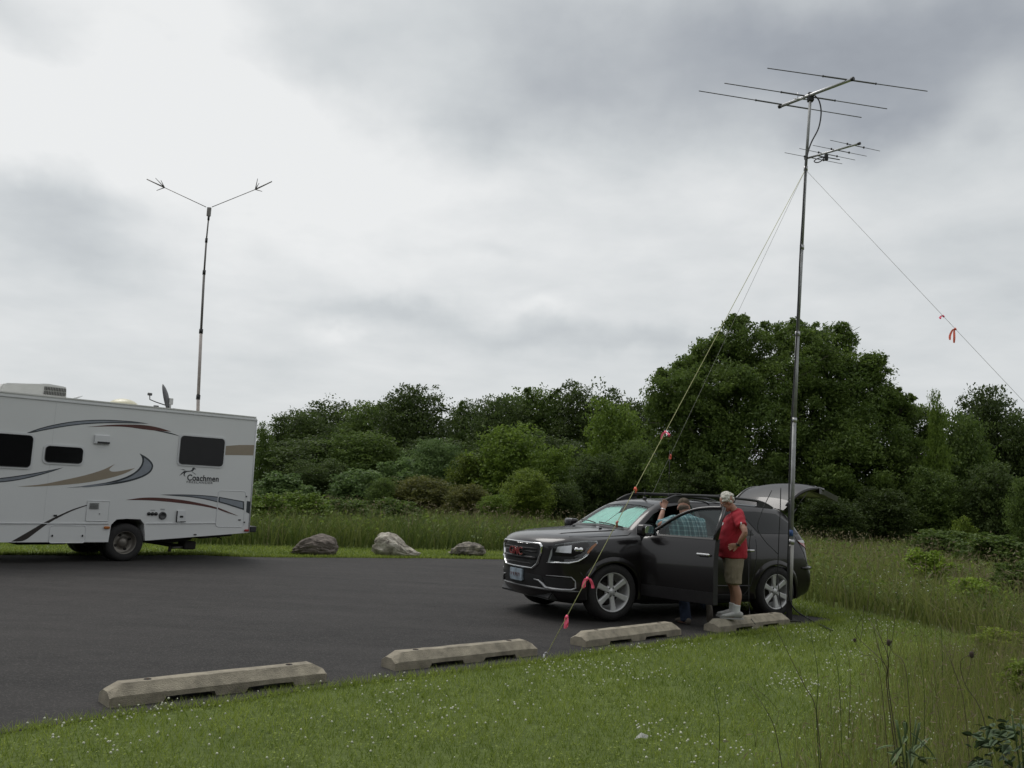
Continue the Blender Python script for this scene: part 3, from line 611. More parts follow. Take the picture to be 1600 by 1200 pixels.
def boulder(px, py, w, hgt, label, cols, prof, seed, sy=.7):
    g0 = gnd(px, py); bm = bmesh.new(); bmesh.ops.create_icosphere(bm, subdivisions=5, radius=1)
    for v in bm.verts:
        d = v.co.normalized(); x = d.x
        top = np.interp(x, [p[0] for p in prof], [p[1] for p in prof])
        # square-ish section carved by noise planes
        n1 = noise.fractal(d*1.6+Vector((seed, 0, 0)), .9, 2.1, 5); n2 = noise.cell(d*2.6+Vector((seed, 3, 1)))
        k = 1/max(abs(d.x)**2.6+abs(d.y)**2.6+abs(d.z)**2.6, 1e-6)**(1/2.6)
        p = d*k*(1+.13*n1+.03*n2)
        v.co = Vector((p.x*w/2, p.y*w/2*sy, max(-.05, (p.z*.5+.42))*hgt*(.15+.85*top)+.015*n1*hgt*4))
    bmesh.ops.scale(bm, vec=(.93, .93, .93), verts=bm.verts); o = finish('boulder', bm, cols, None, smooth=True); o.data.set_sharp_from_angle(angle=R(28)); o.location = g0; o.rotation_euler = (0, 0, R(-6)); tag(o, label, 'boulder', 'boulders on the grass strip'); return o
def rock_mat(name, a, b, c):
    m = bpy.data.materials.new(name); m.use_nodes = True; nt = m.node_tree; bs = nt.nodes['Principled BSDF']; N = nt.nodes.new; L = nt.links.new; bs.inputs['Roughness'].default_value = .9
    tc = N('ShaderNodeTexCoord'); n = N('ShaderNodeTexNoise'); n.inputs['Scale'].default_value = 5; n.inputs['Detail'].default_value = 10; n.inputs['Roughness'].default_value = .65; n.inputs['Distortion'].default_value = .6; L(tc.outputs['Object'], n.inputs['Vector'])
    r = N('ShaderNodeValToRGB'); e = r.color_ramp.elements; e[0].position = .36; e[0].color = (*a, 1); e[1].position = .66; e[1].color = (*c, 1); x = e.new(.5); x.color = (*b, 1); L(n.outputs[0], r.inputs[0]); L(r.outputs[0], bs.inputs['Base Color'])
    bp = N('ShaderNodeBump'); bp.inputs['Strength'].default_value = .9; bp.inputs['Distance'].default_value = .05; L(n.outputs[0], bp.inputs['Height']); L(bp.outputs[0], bs.inputs['Normal']); return m
rg = rock_mat('rock_grey', (.085, .070, .060), (.135, .113, .098), (.19, .16, .14)); rp = rock_mat('rock_pale', (.12, .105, .09), (.33, .30, .25), (.55, .52, .45)); rm_ = rock_mat('rock_mid', (.07, .062, .055), (.15, .135, .115), (.36, .32, .26))
boulder(491, 867, 1.22, .56, 'dark grey brown rounded boulder, left one of the three', rg, [(-1, .12), (-.6, .45), (-.2, .85), (.15, 1), (.6, .95), (1, .75)], 3.1)
boulder(618, 869, 1.28, .66, 'pale whitish boulder with a long low tail on its right side', rp, [(-1, .7), (-.75, .98), (-.3, 1), (.0, .85), (.35, .45), (.7, .25), (1, .08)], 8.3, .5)
boulder(730, 868, 1.0, .40, 'flat topped brown boulder nearest the vehicle', rm_, [(-1, .35), (-.6, .55), (-.5, .9), (0, 1), (.8, 1), (1, .9)], 5.7)

gx, gy = [], []
for o in [o for o in bpy.data.objects if o.name.startswith('boulder')]:
    for v in o.data.vertices:
        if v.co.z < .03 and random.random() < .45: gx.append(o.location.x+v.co.x*1.04+random.gauss(0, .02)); gy.append(o.location.y+v.co.y*1.05+random.gauss(0, .02))
X, Y = np.array(gx), np.array(gy); n = len(X); blades('boulder_grass', X, Y, rng.uniform(.05, .17, n), np.full(n, .016), np.clip(rng.normal(.35, .2, n), 0, 1), lawn_m, .6, segs=1)

# ================================================================== MOTORHOME
white = M('rv_white', (.65, .66, .66), .38, var=.02, scale=1.2); trimw = M('rv_trim', (.60, .61, .62), .45, var=.03)
dkgl = M('rv_dark_glass', (.010, .010, .011), .10, var=.1, spec=.22); blackp = M('black_plastic', (.014, .014, .015), .5); rubber = M('tyre_rubber', (.018, .017, .017), .85, var=.25, scale=20, bump=.3)
steel = M('steel', (.42, .42, .43), .42, .8, var=.15, scale=12); alum = M('aluminium', (.52, .52, .53), .4, .75, var=.12, scale=9); chrome = M('chrome', (.75, .75, .76), .12, 1.0, var=.03); under = M('underbody', (.022, .02, .018), .9)
RV = empty('motorhome', (-7.517, 17.544, 0), 3.9232, 'white motorhome with grey and red swooshes parked at the left edge', 'motorhome')
WID = 2.42; TOP = 3.11
side = [(4.9, .40), (.335, .385), (.315, .72), (.22, .825), (.02, .842), (-.25, .835), (-.335, .74), (-.385, .41), (-2.66, .575), (-2.62, TOP-.02), (-2.58, TOP), (4.9, TOP-.03)]
bm = bmesh.new(); prism(bm, side, -WID, 0)
body = finish('coach_body', bm, [white, white], RV)
bm = bmesh.new(); prism(bm, [(4.89, TOP-.03), (-2.60, TOP+.0), (-2.60, TOP+.018), (4.89, TOP-.005)], -WID-.012, .014); finish('roof_skin', bm, M('rv_roof', (.66, .66, .63), .7, var=.05, scale=3), RV)
bm = bmesh.new(); prism(bm, [(4.9, TOP-.10), (-2.63, TOP-.065), (-2.63, TOP-.045), (4.9, TOP-.08)], .002, .018); tube(bm, [(-2.645, .002, .58), (-2.622, .002, TOP-.06)], .016, 6); finish('corner_trim', bm, trimw, RV)
for u in (4.0, 2.9, 1.55): bm = bmesh.new(); box(bm, (u, .0005, 1.9), (.004, .003, 2.2)); finish('panel_seam', bm, M('rv_seam', (.53, .54, .55), .6), RV)
# cab-over bunk and cab (outside the picture, at the front)
bm = bmesh.new(); prism(bm, [(4.9, 1.75), (4.9, TOP-.03), (5.9, TOP-.2), (6.25, 2.5), (6.1, 2.0), (5.6, 1.78)], -WID+.02, -.02); finish('overcab_bunk', bm, white, RV)
bm = bmesh.new(); prism(bm, [(4.9, .42), (4.9, 1.74), (5.5, 1.74), (6.05, 1.3), (7.0, 1.12), (7.15, .9), (7.1, .45)], -WID+.25, -.25); finish('cab', bm, white, RV)
bm = bmesh.new(); prism(bm, [(5.02, 1.22), (5.05, 1.66), (5.45, 1.66), (5.86, 1.24)], -.26, -.24); finish('cab_window', bm, dkgl, RV)
def rv_window(x0, z0, x1, z1, label=None):
    bm = bmesh.new(); prism(bm, rrect(x0-.035, z0-.035, x1+.035, z1+.035, .09), 0.001, .016); fr = finish('window', bm, trimw, RV)
    bm = bmesh.new(); prism(bm, rrect(x0, z0, x1, z1, .07), .010, .022); finish('pane', bm, dkgl, fr)
    bm = bmesh.new(); q = rrect(x0+.004, z0+.004, x1-.004, z1-.004, .068); tube(bm, [(p[0], .023, p[1]) for p in q], .007, 5, closed=True); finish('gasket', bm, blackp, fr); return fr
rv_window(1.885, 1.755, 3.05, 2.345); rv_window(.985, 1.875, 1.655, 2.180); rv_window(-1.895, 1.985, -.92, 2.575)
# printed swooshes, each a vinyl sheet
SW = {'A':[(2.0, 2.39), (1.79, 2.5), (1.48, 2.61), (1.13, 2.7), (0.7, 2.76), (0.28, 2.78), (-0.01, 2.78), (-0.23, 2.76), (0.21, 2.73), (0.69, 2.69), (1.12, 2.62), (1.44, 2.54), (1.72, 2.46), (1.93, 2.39)],
 'B':[(0.96, 2.59), (0.55, 2.67), (0.2, 2.71), (-0.16, 2.73), (-0.46, 2.7), (-0.71, 2.64), (-0.46, 2.63), (-0.09, 2.64), (0.2, 2.66), (0.55, 2.64)],
 'C':[(-0.34, 2.635), (-0.62, 2.63), (-0.81, 2.59), (-0.9, 2.555), (-0.77, 2.58), (-0.54, 2.61)],
 'D':[(3.19, 1.41), (2.35, 1.54), (2.0, 1.61), (1.67, 1.69), (1.3, 1.79), (1.49, 1.7), (1.82, 1.58), (2.11, 1.5), (2.35, 1.46), (3.18, 1.36)],
 'E':[(2.06, 1.4), (1.65, 1.45), (1.28, 1.55), (0.89, 1.66), (0.6, 1.77), (0.47, 1.84), (0.36, 1.91), (0.45, 1.82), (0.46, 1.78), (0.39, 1.75), (0.22, 1.78), (-0.04, 1.85), (0.14, 1.73), (0.45, 1.62), (0.85, 1.52), (1.27, 1.46), (1.74, 1.41)],
 'F':[(1.21, 1.41), (0.77, 1.47), (0.44, 1.55), (0.14, 1.65), (-0.07, 1.78), (-0.17, 1.93), (-0.17, 2.06), (-0.1, 2.15), (-0.26, 2.08), (-0.38, 1.98), (-0.41, 1.89), (-0.36, 1.77), (-0.19, 1.66), (0.09, 1.56), (0.43, 1.49), (0.84, 1.44)],
 'G':[(0.08, 1.21), (-0.23, 1.27), (-0.6, 1.28), (-1.06, 1.25), (-1.46, 1.19), (-1.87, 1.11), (-2.35, 0.94), (-1.88, 1.07), (-1.46, 1.14), (-0.91, 1.19), (-0.41, 1.22)],
 'H':[(-0.6, 1.34), (-1.05, 1.36), (-1.48, 1.36), (-1.85, 1.34), (-2.47, 1.25), (-2.49, 1.06), (-2.07, 1.17), (-1.65, 1.26), (-1.25, 1.31), (-0.9, 1.32)],
 'I':[(0.8, 1.1), (1.06, 1.01), (1.27, 0.9), (1.51, 0.77), (1.8, 0.57), (2.05, 0.405), (1.84, 0.405), (1.68, 0.55), (1.45, 0.75), (1.24, 0.88), (1.02, 1.0), (0.8, 1.08)]}
cdark = M('vinyl_dark', (.025, .032, .038), .4, var=.1); cred = M('vinyl_red', (.085, .025, .02), .4, var=.1); ctan = M('vinyl_tan', (.27, .225, .165), .45, var=.05); cgrey = M('vinyl_grey', (.20, .22, .25), .4, var=.3, scale=1.6)
def smooth_poly(p, it=2):
    for _ in range(it):
        q = []; n = len(p)
        for i in range(n):
            a, b, c = Vector(p[i-1]), Vector(p[i]), Vector(p[(i+1) % n]); sharp = (a-b).angle(c-b, 0) < R(75)
            if sharp: q.append(tuple(b))
            else: q += [tuple(b.lerp(a, .25)), tuple(b.lerp(c, .25))]
        p = q
    return p
def shrink(p, d):
    out = []; n = len(p); ar = sum(p[i][0]*p[(i+1) % n][1]-p[(i+1) % n][0]*p[i][1] for i in range(n)); sg = 1 if ar > 0 else -1
    for i in range(n):
        a, b, c = Vector(p[i-1]), Vector(p[i]), Vector(p[(i+1) % n]); e1 = (b-a).normalized(); e2 = (c-b).normalized(); nn = Vector((-(e1.y+e2.y), e1.x+e2.x))
        if nn.length < 1e-6: continue
        nn = nn.normalized()*sg; k = (e1-(-e2)).length/2
        if k < .35: q = b+(c-b).normalized()*0+((a-b).normalized()+(c-b).normalized()).normalized()*d*6
        else: q = b+nn*d
        out.append((q.x, q.y))
    return out
for k, mt in (('A', cdark), ('B', cred), ('C', cdark), ('D', cdark), ('E', ctan), ('F', cdark), ('G', cred), ('H', cdark), ('I', M('vinyl_brown', (.030, .024, .022), .4))):
    p = smooth_poly(SW[k]); bm = bmesh.new(); prism(bm, p, -.002, .0025); o = finish('swoosh', bm, mt, RV)
    if k in 'AFHD':
        bm = bmesh.new(); prism(bm, smooth_poly(shrink(SW[k], .018 if k != 'F' else .035), 2), .0, .005); finish('swoosh_fill', bm, cgrey, o)
bm = bmesh.new(); prism(bm, [(-1.93, 2.235), (-1.93, 2.43), (-2.25, 2.475), (-2.605, 2.5), (-2.605, 2.27), (-2.2, 2.25)], -.002, .0025); finish('swoosh', bm, ctan, RV)
bm = bmesh.new(); prism(bm, [(-2.545, 1.02), (-2.54, 1.262), (-2.622, 1.255), (-2.632, .985)], -.002, .003); finish('swoosh', bm, cdark, RV)
# lettering and the running dog
ink = M('ink', (.03, .03, .035), .5); inkg = M('ink_grey', (.10, .10, .11), .5)
face = (R(90), 0, R(180))
text_mesh('lettering', 'Coachmen', .176, ink, RV, (-1.49, .003, 1.655), face, .0015, .0042, .88, sp=1.06)
text_mesh('lettering', 'FREELANDER', .060, inkg, RV, (-1.42, .003, 1.600), face, .0015, .0005, 1.42, sp=1.22)
DOG = [[(-0.965, 1.735), (-1.004, 1.794), (-1.059, 1.846), (-1.189, 1.856), (-1.227, 1.879), (-1.234, 1.919), (-1.27, 1.931), (-1.285, 1.914), (-1.265, 1.871), (-1.241, 1.848), (-1.194, 1.839), (-1.119, 1.828), (-1.085, 1.802), (-1.074, 1.758), (-1.1, 1.733), (-1.069, 1.738), (-1.052, 1.765), (-1.055, 1.807), (-1.015, 1.774)],
 [(-0.979, 1.87), (-1.041, 1.877), (-1.097, 1.859), (-1.052, 1.86)], [(-1.217, 1.852), (-1.256, 1.825), (-1.305, 1.799), (-1.329, 1.775), (-1.286, 1.798), (-1.238, 1.827)], [(-1.263, 1.913), (-1.306, 1.905), (-1.311, 1.891), (-1.277, 1.893)]]
bm = bmesh.new()
for q in DOG: prism(bm, q, -.001, .003)
finish('dog_logo', bm, ink, RV)
# doors, hatches and fittings
def hatch(name, x0, z0, x1, z1, r=.05, t=.012, rim=True):
    bm = bmesh.new(); prism(bm, rrect(x0, z0, x1, z1, r), .001, t*.45); o = finish(name, bm, white, RV)
    bm = bmesh.new(); tube(bm, [(p[0], t*.4, p[1]) for p in rrect(x0, z0, x1, z1, r)], .008 if rim else .004, 5, closed=True); finish('hatch_frame', bm, trimw, o); return o
o = hatch('storage_door', -2.50, .70, -1.86, 1.47, .06, .006)
for z in (.80, 1.36): bm = bmesh.new(); box(bm, (-2.515, .012, z), (.03, .02, .03), .004); finish('latch', bm, blackp, o)
for k, (p0, p1) in {'H': ((-1.87, -2.49), 0)}.items():
    pass
bm = bmesh.new(); prism(bm, [(-1.88, 1.335), (-2.47, 1.252), (-2.485, 1.065), (-2.07, 1.175), (-1.88, 1.218)], .002, .0085); sw_ = finish('door_print', bm, cdark, o)
bm = bmesh.new(); prism(bm, [(-1.90, 1.312), (-2.44, 1.235), (-2.455, 1.10), (-2.07, 1.2), (-1.90, 1.238)], .003, .0105); finish('print_fill', bm, cgrey, sw_)
bm = bmesh.new(); prism(bm, [(-1.88, 1.105), (-2.1, 1.03), (-2.35, .94), (-2.1, 1.0), (-1.88, 1.07)], .002, .0085); finish('door_print', bm, cred, o)
o = hatch('fridge_vent', .385, .795, .80, 1.178, .01, .02)
bm = bmesh.new()
for i in range(7): box(bm, (.675, .024, 1.03+i*.017), (.17, .006, .009))
finish('louvre', bm, M('louvre_grey', (.12, .12, .12), .5), o)
bm = bmesh.new(); box(bm, (.56, .022, .93), (.015, .012, .015)); finish('latch', bm, blackp, o)
o = hatch('cargo_door', .775, .375, 1.42, .70, .05, .006)
for x in (.83, 1.37): bm = bmesh.new(); box(bm, (x, .012, .51), (.025, .02, .035), .004); finish('latch', bm, blackp, o)
bm = bmesh.new(); prism(bm, [(4.9, .712), (.36, .735), (.36, .75), (4.9, .727)], .001, .016); finish('rub_rail', bm, trimw, RV)
bm = bmesh.new(); prism(bm, [(-.37, .745), (-1.86, .77), (-1.86, .785), (-.37, .76)], .001, .016); finish('rub_rail', bm, trimw, RV)
bm = bmesh.new(); box(bm, (.66, .02, 2.368), (.29, .04, .18), .015); v_ = finish('range_vent', bm, trimw, RV)
bm = bmesh.new(); box(bm, (.63, .045, 2.31), (.23, .01, .035)); finish('flap', bm, blackp, v_)
for x, r in ((-.405, .035), (-.478, .035), (-.55, .035)):
    bm = bmesh.new(); lathe(bm, [(.001, .02), (r, .02), (r, 0)], 'y', 18); o = finish('drain_port', bm, blackp, RV); o.location = (x, 0, .948)
bm = bmesh.new(); lathe(bm, [(.001, .012), (.045, .012), (.05, .028), (.075, .028), (.08, 0)], 'y', 24); o = finish('power_inlet', bm, M('inlet', (.05, .05, .052), .5), RV); o.location = (-.69, 0, .915)
bm = bmesh.new(); box(bm, (-.48, .002, 1.02), (.09, .003, .02)); box(bm, (-.68, .002, 1.04), (.09, .003, .03)); finish('decal_note', bm, M('note', (.35, .36, .37), .6), RV)
bm = bmesh.new(); prism(bm, rrect(-1.165, .80, -.985, 1.02, .01), .001, .03); o = finish('water_inlet', bm, trimw, RV)
bm = bmesh.new(); box(bm, (-1.08, .032, .90), (.07, .01, .04)); box(bm, (-.985, .02, .90), (.012, .03, .24)); box(bm, (-1.12, .03, .80), (.12, .012, .012)); finish('lock', bm, blackp, o)
bm = bmesh.new(); box(bm, (1.355, .012, .885), (.06, .024, .03), .006); finish('latch', bm, blackp, RV)
for x, z in ((-1.42, .532), (-2.40, .85)): bm = bmesh.new(); box(bm, (x, .006, z), (.06, .012, .022)); finish('reflector_clip', bm, blackp, RV)
bm = bmesh.new(); box(bm, (.395, .02, .667), (.11, .035, .05), .015); finish('marker_light', bm, M('amber', (.42, .13, .02), .3), RV)['label'] = 'amber side marker light'
bm = bmesh.new(); box(bm, (-2.58, .02, .625), (.10, .035, .05), .012); finish('marker_light', bm, M('red_lens', (.28, .02, .02), .3), RV)['label'] = 'red rear side marker light'
bm = bmesh.new(); box(bm, (-2.74, -1.2, .65), (.16, 2.44, .13), .02); finish('rear_bumper', bm, blackp, RV)
# running gear
def wheel(parent, name, loc, r, w, rim_r, dish=.03):
    bm = bmesh.new(); prof = [(rim_r, -w/2), (rim_r+.03, -w/2-.008), (r-.06, -w/2-.012), (r-.02, -w/2+.01), (r, -w/2+.045)]
    prof += [(r-.008, -w*.2), (r-.008, -w*.17), (r, -w*.15), (r, w*.15), (r-.008, w*.17), (r-.008, w*.2)]
    prof += [(r, w/2-.045), (r-.02, w/2-.01), (r-.06, w/2+.012), (rim_r+.03, w/2+.008), (rim_r, w/2)]
    lathe(bm, prof, 'y', 44); t = finish('tyre', bm, rubber, parent); t.data.polygons.foreach_set('use_smooth', [True]*len(t.data.polygons)); t.location = loc; return t
def rv_wheel(x, y):
    root = bpy.data.objects.new('wheel', None); link(root, RV); root.location = (x, y, .373)
    t = wheel(root, 'tyre', (0, 0, 0), .373, .21, .225)
    bm = bmesh.new(); lathe(bm, [(.23, .09), (.222, .10), (.21, .085), (.20, -.02), (.19, -.03), (.10, -.045), (.095, -.01), (.06, .02), (.001, .025)], 'y', 32)
    r = finish('rim', bm, M('rim_steel', (.19, .175, .155), .45, .5, var=.2, scale=8), root, smooth=True)
    for k in range(4):
        a = R(45+90*k+20); bm = bmesh.new(); lathe(bm, [(.001, .004), (.034, .004), (.036, -.01)], 'y', 12); o = finish('vent_hole', bm, under, root); o.location = (.148*math.cos(a), -.034, .148*math.sin(a)); o.scale = (1, 1, .8)
    return root
rv_wheel(0, -.13); rv_wheel(0, -.40); rv_wheel(0, -1.95); rv_wheel(0, -2.22)
rv_wheel(5.9, -.35); rv_wheel(5.9, -2.1)
bm = bmesh.new(); prism(bm, [(.31, .4), (.29, .72), (.2, .80), (-.24, .81), (-.31, .73), (-.36, .42)], -1.72, -.56); o = finish('wheel_well', bm, under, RV)
bm = bmesh.new()
for y in (-.75, -1.65): box(bm, (1.2, y, .52), (7.2, .08, .16))
tube(bm, [(0, -.15, .373), (0, -2.2, .373)], .06, 8); box(bm, (0, -1.18, .373), (.36, .36, .3), .08); tube(bm, [(.2, -1.18, .38), (3.8, -1.18, .5)], .045, 8)
box(bm, (1.35, -1.2, .36), (.9, 1.2, .12), .03); box(bm, (3.0, -1.2, .42), (1.2, 1.6, .14), .03)
finish('chassis', bm, under, RV)
bm = bmesh.new(); tube(bm, catmull([(-.45, -.5, .40), (-.9, -.55, .33), (-1.25, -.5, .27), (-1.5, -.45, .28)], 3), .045, 8); box(bm, (-1.45, -.4, .29), (.26, .34, .17), .03); tube(bm, [(-1.08, -.32, .235), (-1.4, -.32, .25)], .022, 6)
box(bm, (-1.05, -.32, .22), (.05, .05, .12)); prism(bm, [(-.40, .40), (-1.6, .50), (-1.5, .40), (-1.1, .34)], -2.2, -.35); prism(bm, [(-1.6, .50), (-2.3, .56), (-2.3, .50), (-1.6, .44)], -2.3, -.10); finish('exhaust', bm, under, RV)
bm = bmesh.new(); tube(bm, [(-1.1, -.32, .24), (-1.35, -.32, .25)], .024, 8); finish('tail_pipe', bm, M('pale_pipe', (.2, .19, .18), .5, .5), RV)
bm = bmesh.new(); box(bm, (-2.1, -.3, .50), (.05, .05, .12)); tube(bm, [(-2.1, -.3, .46), (-2.15, -.25, .42), (-2.12, -.2, .41)], .01, 6); finish('hitch_hook', bm, under, RV)
# roof fittings: air conditioner, skylight dome, plumbing vent
ac = empty('air_conditioner', (0, 0, 0), 0); ac.parent = RV; 
bm = bmesh.new(); prism(bm, [(x-.21, z) for x, z in ((2.62, .0), (2.58, .17), (2.52, .21), (2.0, .255), (1.80, .285), (1.46, .26), (1.44, .24), (1.42, .0))], -1.25, -.52); bmesh.ops.bevel(bm, geom=bm.edges[:], offset=.03, segments=3, affect='EDGES'); o = finish('ac_shroud', bm, M('ac_white', (.60, .60, .58), .5, var=.04), ac, auto=35); o.location = (0, 0, TOP)
o2 = o
bm = bmesh.new()
for i in range(14):
    for j in range(2): box(bm, (1.63-.029*i, -.523+.014, .105+.082*j), (.016, .012, .07))
finish('grille', bm, M('ac_dark', (.10, .10, .095), .7), ac).location = (0, 0, TOP)
bm = bmesh.new(); prism(bm, [(1.19, .0), (1.19, .02), (.93, .12), (.94, .10), (1.12, .0)], -.9, -.5); finish('wind_deflector', bm, trimw, ac).location = (0, 0, TOP)
bm = bmesh.new(); bmesh.ops.create_uvsphere(bm, u_segments=32, v_segments=16, radius=1); bmesh.ops.delete(bm, geom=[v for v in bm.verts if v.co.z < -.01], context='VERTS'); o = finish('skylight_dome', bm, M('dome', (.60, .57, .42), .35, var=.04), RV, smooth=True); o.scale = (.30, .30, .17); o.location = (.03, -.75, TOP)
# satellite dish (side on) on a small mount
dish = empty('satellite_dish', (0, 0, 0)); dish.parent = RV; dish.location = (-.84, -.55, TOP)
dgrey = M('dish_grey', (.07, .07, .075), .5, var=.15)
bm = bmesh.new(); lathe(bm, [(.001, 0), (.1, .008), (.2, .032), (.28, .065), (.285, .075), (.275, .075), (.2, .045), (.1, .02), (.001, .012)], 'z', 32)
o = finish('reflector', bm, dgrey, dish, smooth=True); o.rotation_euler = (R(4), R(104), R(-28)); o.location = (.02, 0, .30); o.scale = (1.0, .9, 1)
bm = bmesh.new(); tube(bm, [(-.02, 0, .0), (-.02, 0, .16)], .03, 10); box(bm, (-.03, 0, .20), (.09, .08, .14), .01); finish('mount', bm, M('mount_pale', (.5, .5, .5), .5), dish)
bm = bmesh.new(); tube(bm, [(.0, .02, .09), (.30, .05, .15), (.44, .06, .19), (.45, .06, .28)], .012, 6); tube(bm, [(.41, .06, .30), (.49, .06, .30)], .03, 8); finish('feed_arm', bm, dgrey, dish)
bm = bmesh.new(); tube(bm, [(.16, .05, .005), (.14, .05, .03), (-.1, .05, .035), (-.2, .05, .01)], .01, 6); tube(bm, [(-.02, .1, .005), (-.05, .1, .045), (-.35, .1, .04), (-.5, .1, .005)], .011, 6); finish('cradle', bm, dgrey, dish)
bm = bmesh.new(); box(bm, (.29, .05, .045), (.10, .06, .07), .012); tube(bm, [(.29, .05, 0), (.29, .05, .02)], .02, 8); finish('gas_vent', bm, dgrey, dish)
bpy.context.view_layer.update()
def rvw(u, y, z): return RV.matrix_world @ Vector((u, y, z))
# telescoping mast through the RV roof with its V dipole
mb = rvw(-1.08, -.50, TOP); Ym = mb.y
VM = empty('dipole_mast', (mb.x, mb.y, mb.z), 0, 'tall telescoping mast on the motorhome roof with a V shaped antenna', 'antenna mast')
t0 = at(309, 640, Ym); t1 = at(326, 325, Ym); off0 = Vector((mb.x, mb.y, 0)) + Vector((0, 0, mb.z))
P_ = lambda px, py: at(px, py, Ym) - off0
brownpole = M('mast_grey', (.16, .15, .145), .5, .3, var=.2, scale=5)
seg = [(309.3, 642, .036), (309.8, 620, .034), (314.2, 517, .026), (319, 425, .020), (322.5, 375, .016), (326, 340, .014)]
for (a, b_, r), (c, d, r2) in zip(seg, seg[1:]):
    bm = bmesh.new(); tube(bm, [P_(a, b_), P_(c, d)], r, 10); finish('mast_section', bm, brownpole if b_ < 620 else M('mast_pale', (.45, .40, .38), .5), VM, smooth=False)
    bm = bmesh.new(); q = P_(c, d); tube(bm, [q-Vector((0, 0, .06)), q+Vector((0, 0, .04))], r+.008, 10); finish('clamp_ring', bm, blackp, VM)
q = P_(326.5, 331); bm = bmesh.new(); box(bm, q, (.085, .05, .20), .008); finish('hub', bm, M('hub_grey', (.2, .19, .18), .5), VM)
for sx_, root_, knee, tip, spikes in ((-1, (322, 323.5), (257, 293), (229.5, 280), [(246, 281), (254, 284), (244, 297)]), (1, (331, 323.5), (399, 296), (425, 283.5), [(405, 282), (404, 285), (411, 301)])):
    bm = bmesh.new(); tube(bm, [P_(*root_), P_(*knee)], .008, 6); arm = finish('dipole_arm', bm, brownpole, VM)
    bm = bmesh.new(); tube(bm, [P_(*knee), P_(*tip)], [.016, .012], 6); finish('arm_tip', bm, brownpole, VM)
    for s in spikes: bm = bmesh.new(); tube(bm, [P_(*knee), P_(*s)+Vector((0, random.uniform(-.15, .15), 0))], [.012, .006], 5); finish('loading_spike', bm, brownpole, VM)
# ================================================================== MAST WITH BEAM ANTENNAS (ground, behind the last stop)
YM = 13.02
m0 = at(1233.5, 942, YM); base = Vector((m0.x, YM, 0)); MA = empty('antenna_mast', base, 0, 'tall grey metal mast standing by the rear wheel of the dark vehicle', 'antenna mast')
Q = lambda px, py, Y=YM: at(px, py, Y) - base
galv = M('galvanised', (.30, .305, .31), .5, .25, var=.3, scale=6)
prs = [(1233.2, 938, .040), (1236.3, 845, .030), (1241.2, 655, .030), (1246.2, 520, .027), (1253, 385, .024), (1259, 262, .022), (1266.5, 150, .018)]
for (a, b_, r), (c, d, r2) in zip(prs, prs[1:]):
    bm = bmesh.new(); tube(bm, [Q(a, b_), Q(c, d)], r, 12); s = finish('mast_section', bm, galv if b_ < 930 else M('sleeve_pale', (.33, .32, .30), .5, .3), MA)
    bm = bmesh.new(); q = Q(c, d); tube(bm, [q-Vector((0, 0, .05)), q+Vector((0, 0, .02))], r+.007, 12); finish('clamp_ring', bm, steel, MA)
bm = bmesh.new(); q = Q(1236, 833); tube(bm, [q-Vector((0, 0, .045)), q+Vector((0, 0, .045))], .034, 12); finish('blue_tape', bm, M('blue', (.03, .08, .25), .5), MA)
bm = bmesh.new(); q = Q(1234.6, 885); tube(bm, [q+Vector((-.02, -.035, .30)), q+Vector((-.03, -.035, -.35))], .012, 6); finish('cable_strip', bm, blackp, MA)
bm = bmesh.new(); q = Q(1233.2, 938); box(bm, (q.x, q.y, q.z*.5), (.07, .07, q.z), .006); box(bm, (q.x-.02, q.y+.18, .012), (.30, .62, .016)); finish('drive_on_foot', bm, under, MA)
bm = bmesh.new(); box(bm, Q(1266.5, 152), (.09, .09, .14), .01); finish('boom_clamp', bm, blackp, MA)
def horiz(px, py, z):                        # point seen at a pixel at height z
    v = ray(px, py); return EYEV + v*((z-EYE)/v.z)
def beam(name, z, boom, els, label, rb, re, extra=None):
    c = at(*boom[2], YM); z = c.z if z is None else z; b0, b1 = horiz(*boom[0], z), horiz(*boom[1], z); o0 = (b0+b1)/2
    root = empty(name, o0, 0, label, 'antenna'); d = (b1-b0).normalized()
    bm = bmesh.new(); tube(bm, [b0-o0-d*.03, b1-o0+d*.03], rb, 10); bo = finish('boom', bm, alum, root)
    for e in (b0-o0-d*.05, b1-o0+d*.02): bm = bmesh.new(); tube(bm, [e, e+d*.04], rb+.006, 8); finish('boom_cap', bm, blackp, bo)
    for (pa, pb) in els:
        a, b = horiz(*pa, z+.02)-o0, horiz(*pb, z+.02)-o0; bm = bmesh.new(); tube(bm, [a, a.lerp(b, .33), a.lerp(b, .34), a.lerp(b, .66), a.lerp(b, .67), b], [re*.7, re*.7, re*1.15, re*1.15, re*.7, re*.7], 6); el = finish('element', bm, M('element_grey', (.13, .13, .135), .5, .4), root)
        for t in (.34, .67): q = a.lerp(b, t); bm = bmesh.new(); box(bm, q, (.02, .014, .03)); finish('joint', bm, blackp, el)
    return root, o0, b0, b1, z
rA, oA, bA0, bA1, zA = beam('beam_antenna', None, ((1221, 165.5), (1328.5, 125), (1267, 150)), (((1199, 106.5), (1449, 142.5)), ((1132, 130), (1386, 170)), ((1092, 142), (1346, 183.5))), 'large three element beam antenna on top of the metal mast', .026, .011)
a_, b_ = horiz(1240, 150.5, zA)-oA, horiz(1262, 152, zA)-oA; bm = bmesh.new(); tube(bm, [a_+Vector((0, 0, -.04)), b_+Vector((0, 0, -.04))], .008, 6); tube(bm, [a_.lerp(b_, .3)+Vector((0, 0, -.05)), a_.lerp(b_, .3)+Vector((0, 0, .07))], .006, 5); finish('gamma_match', bm, alum, rA)
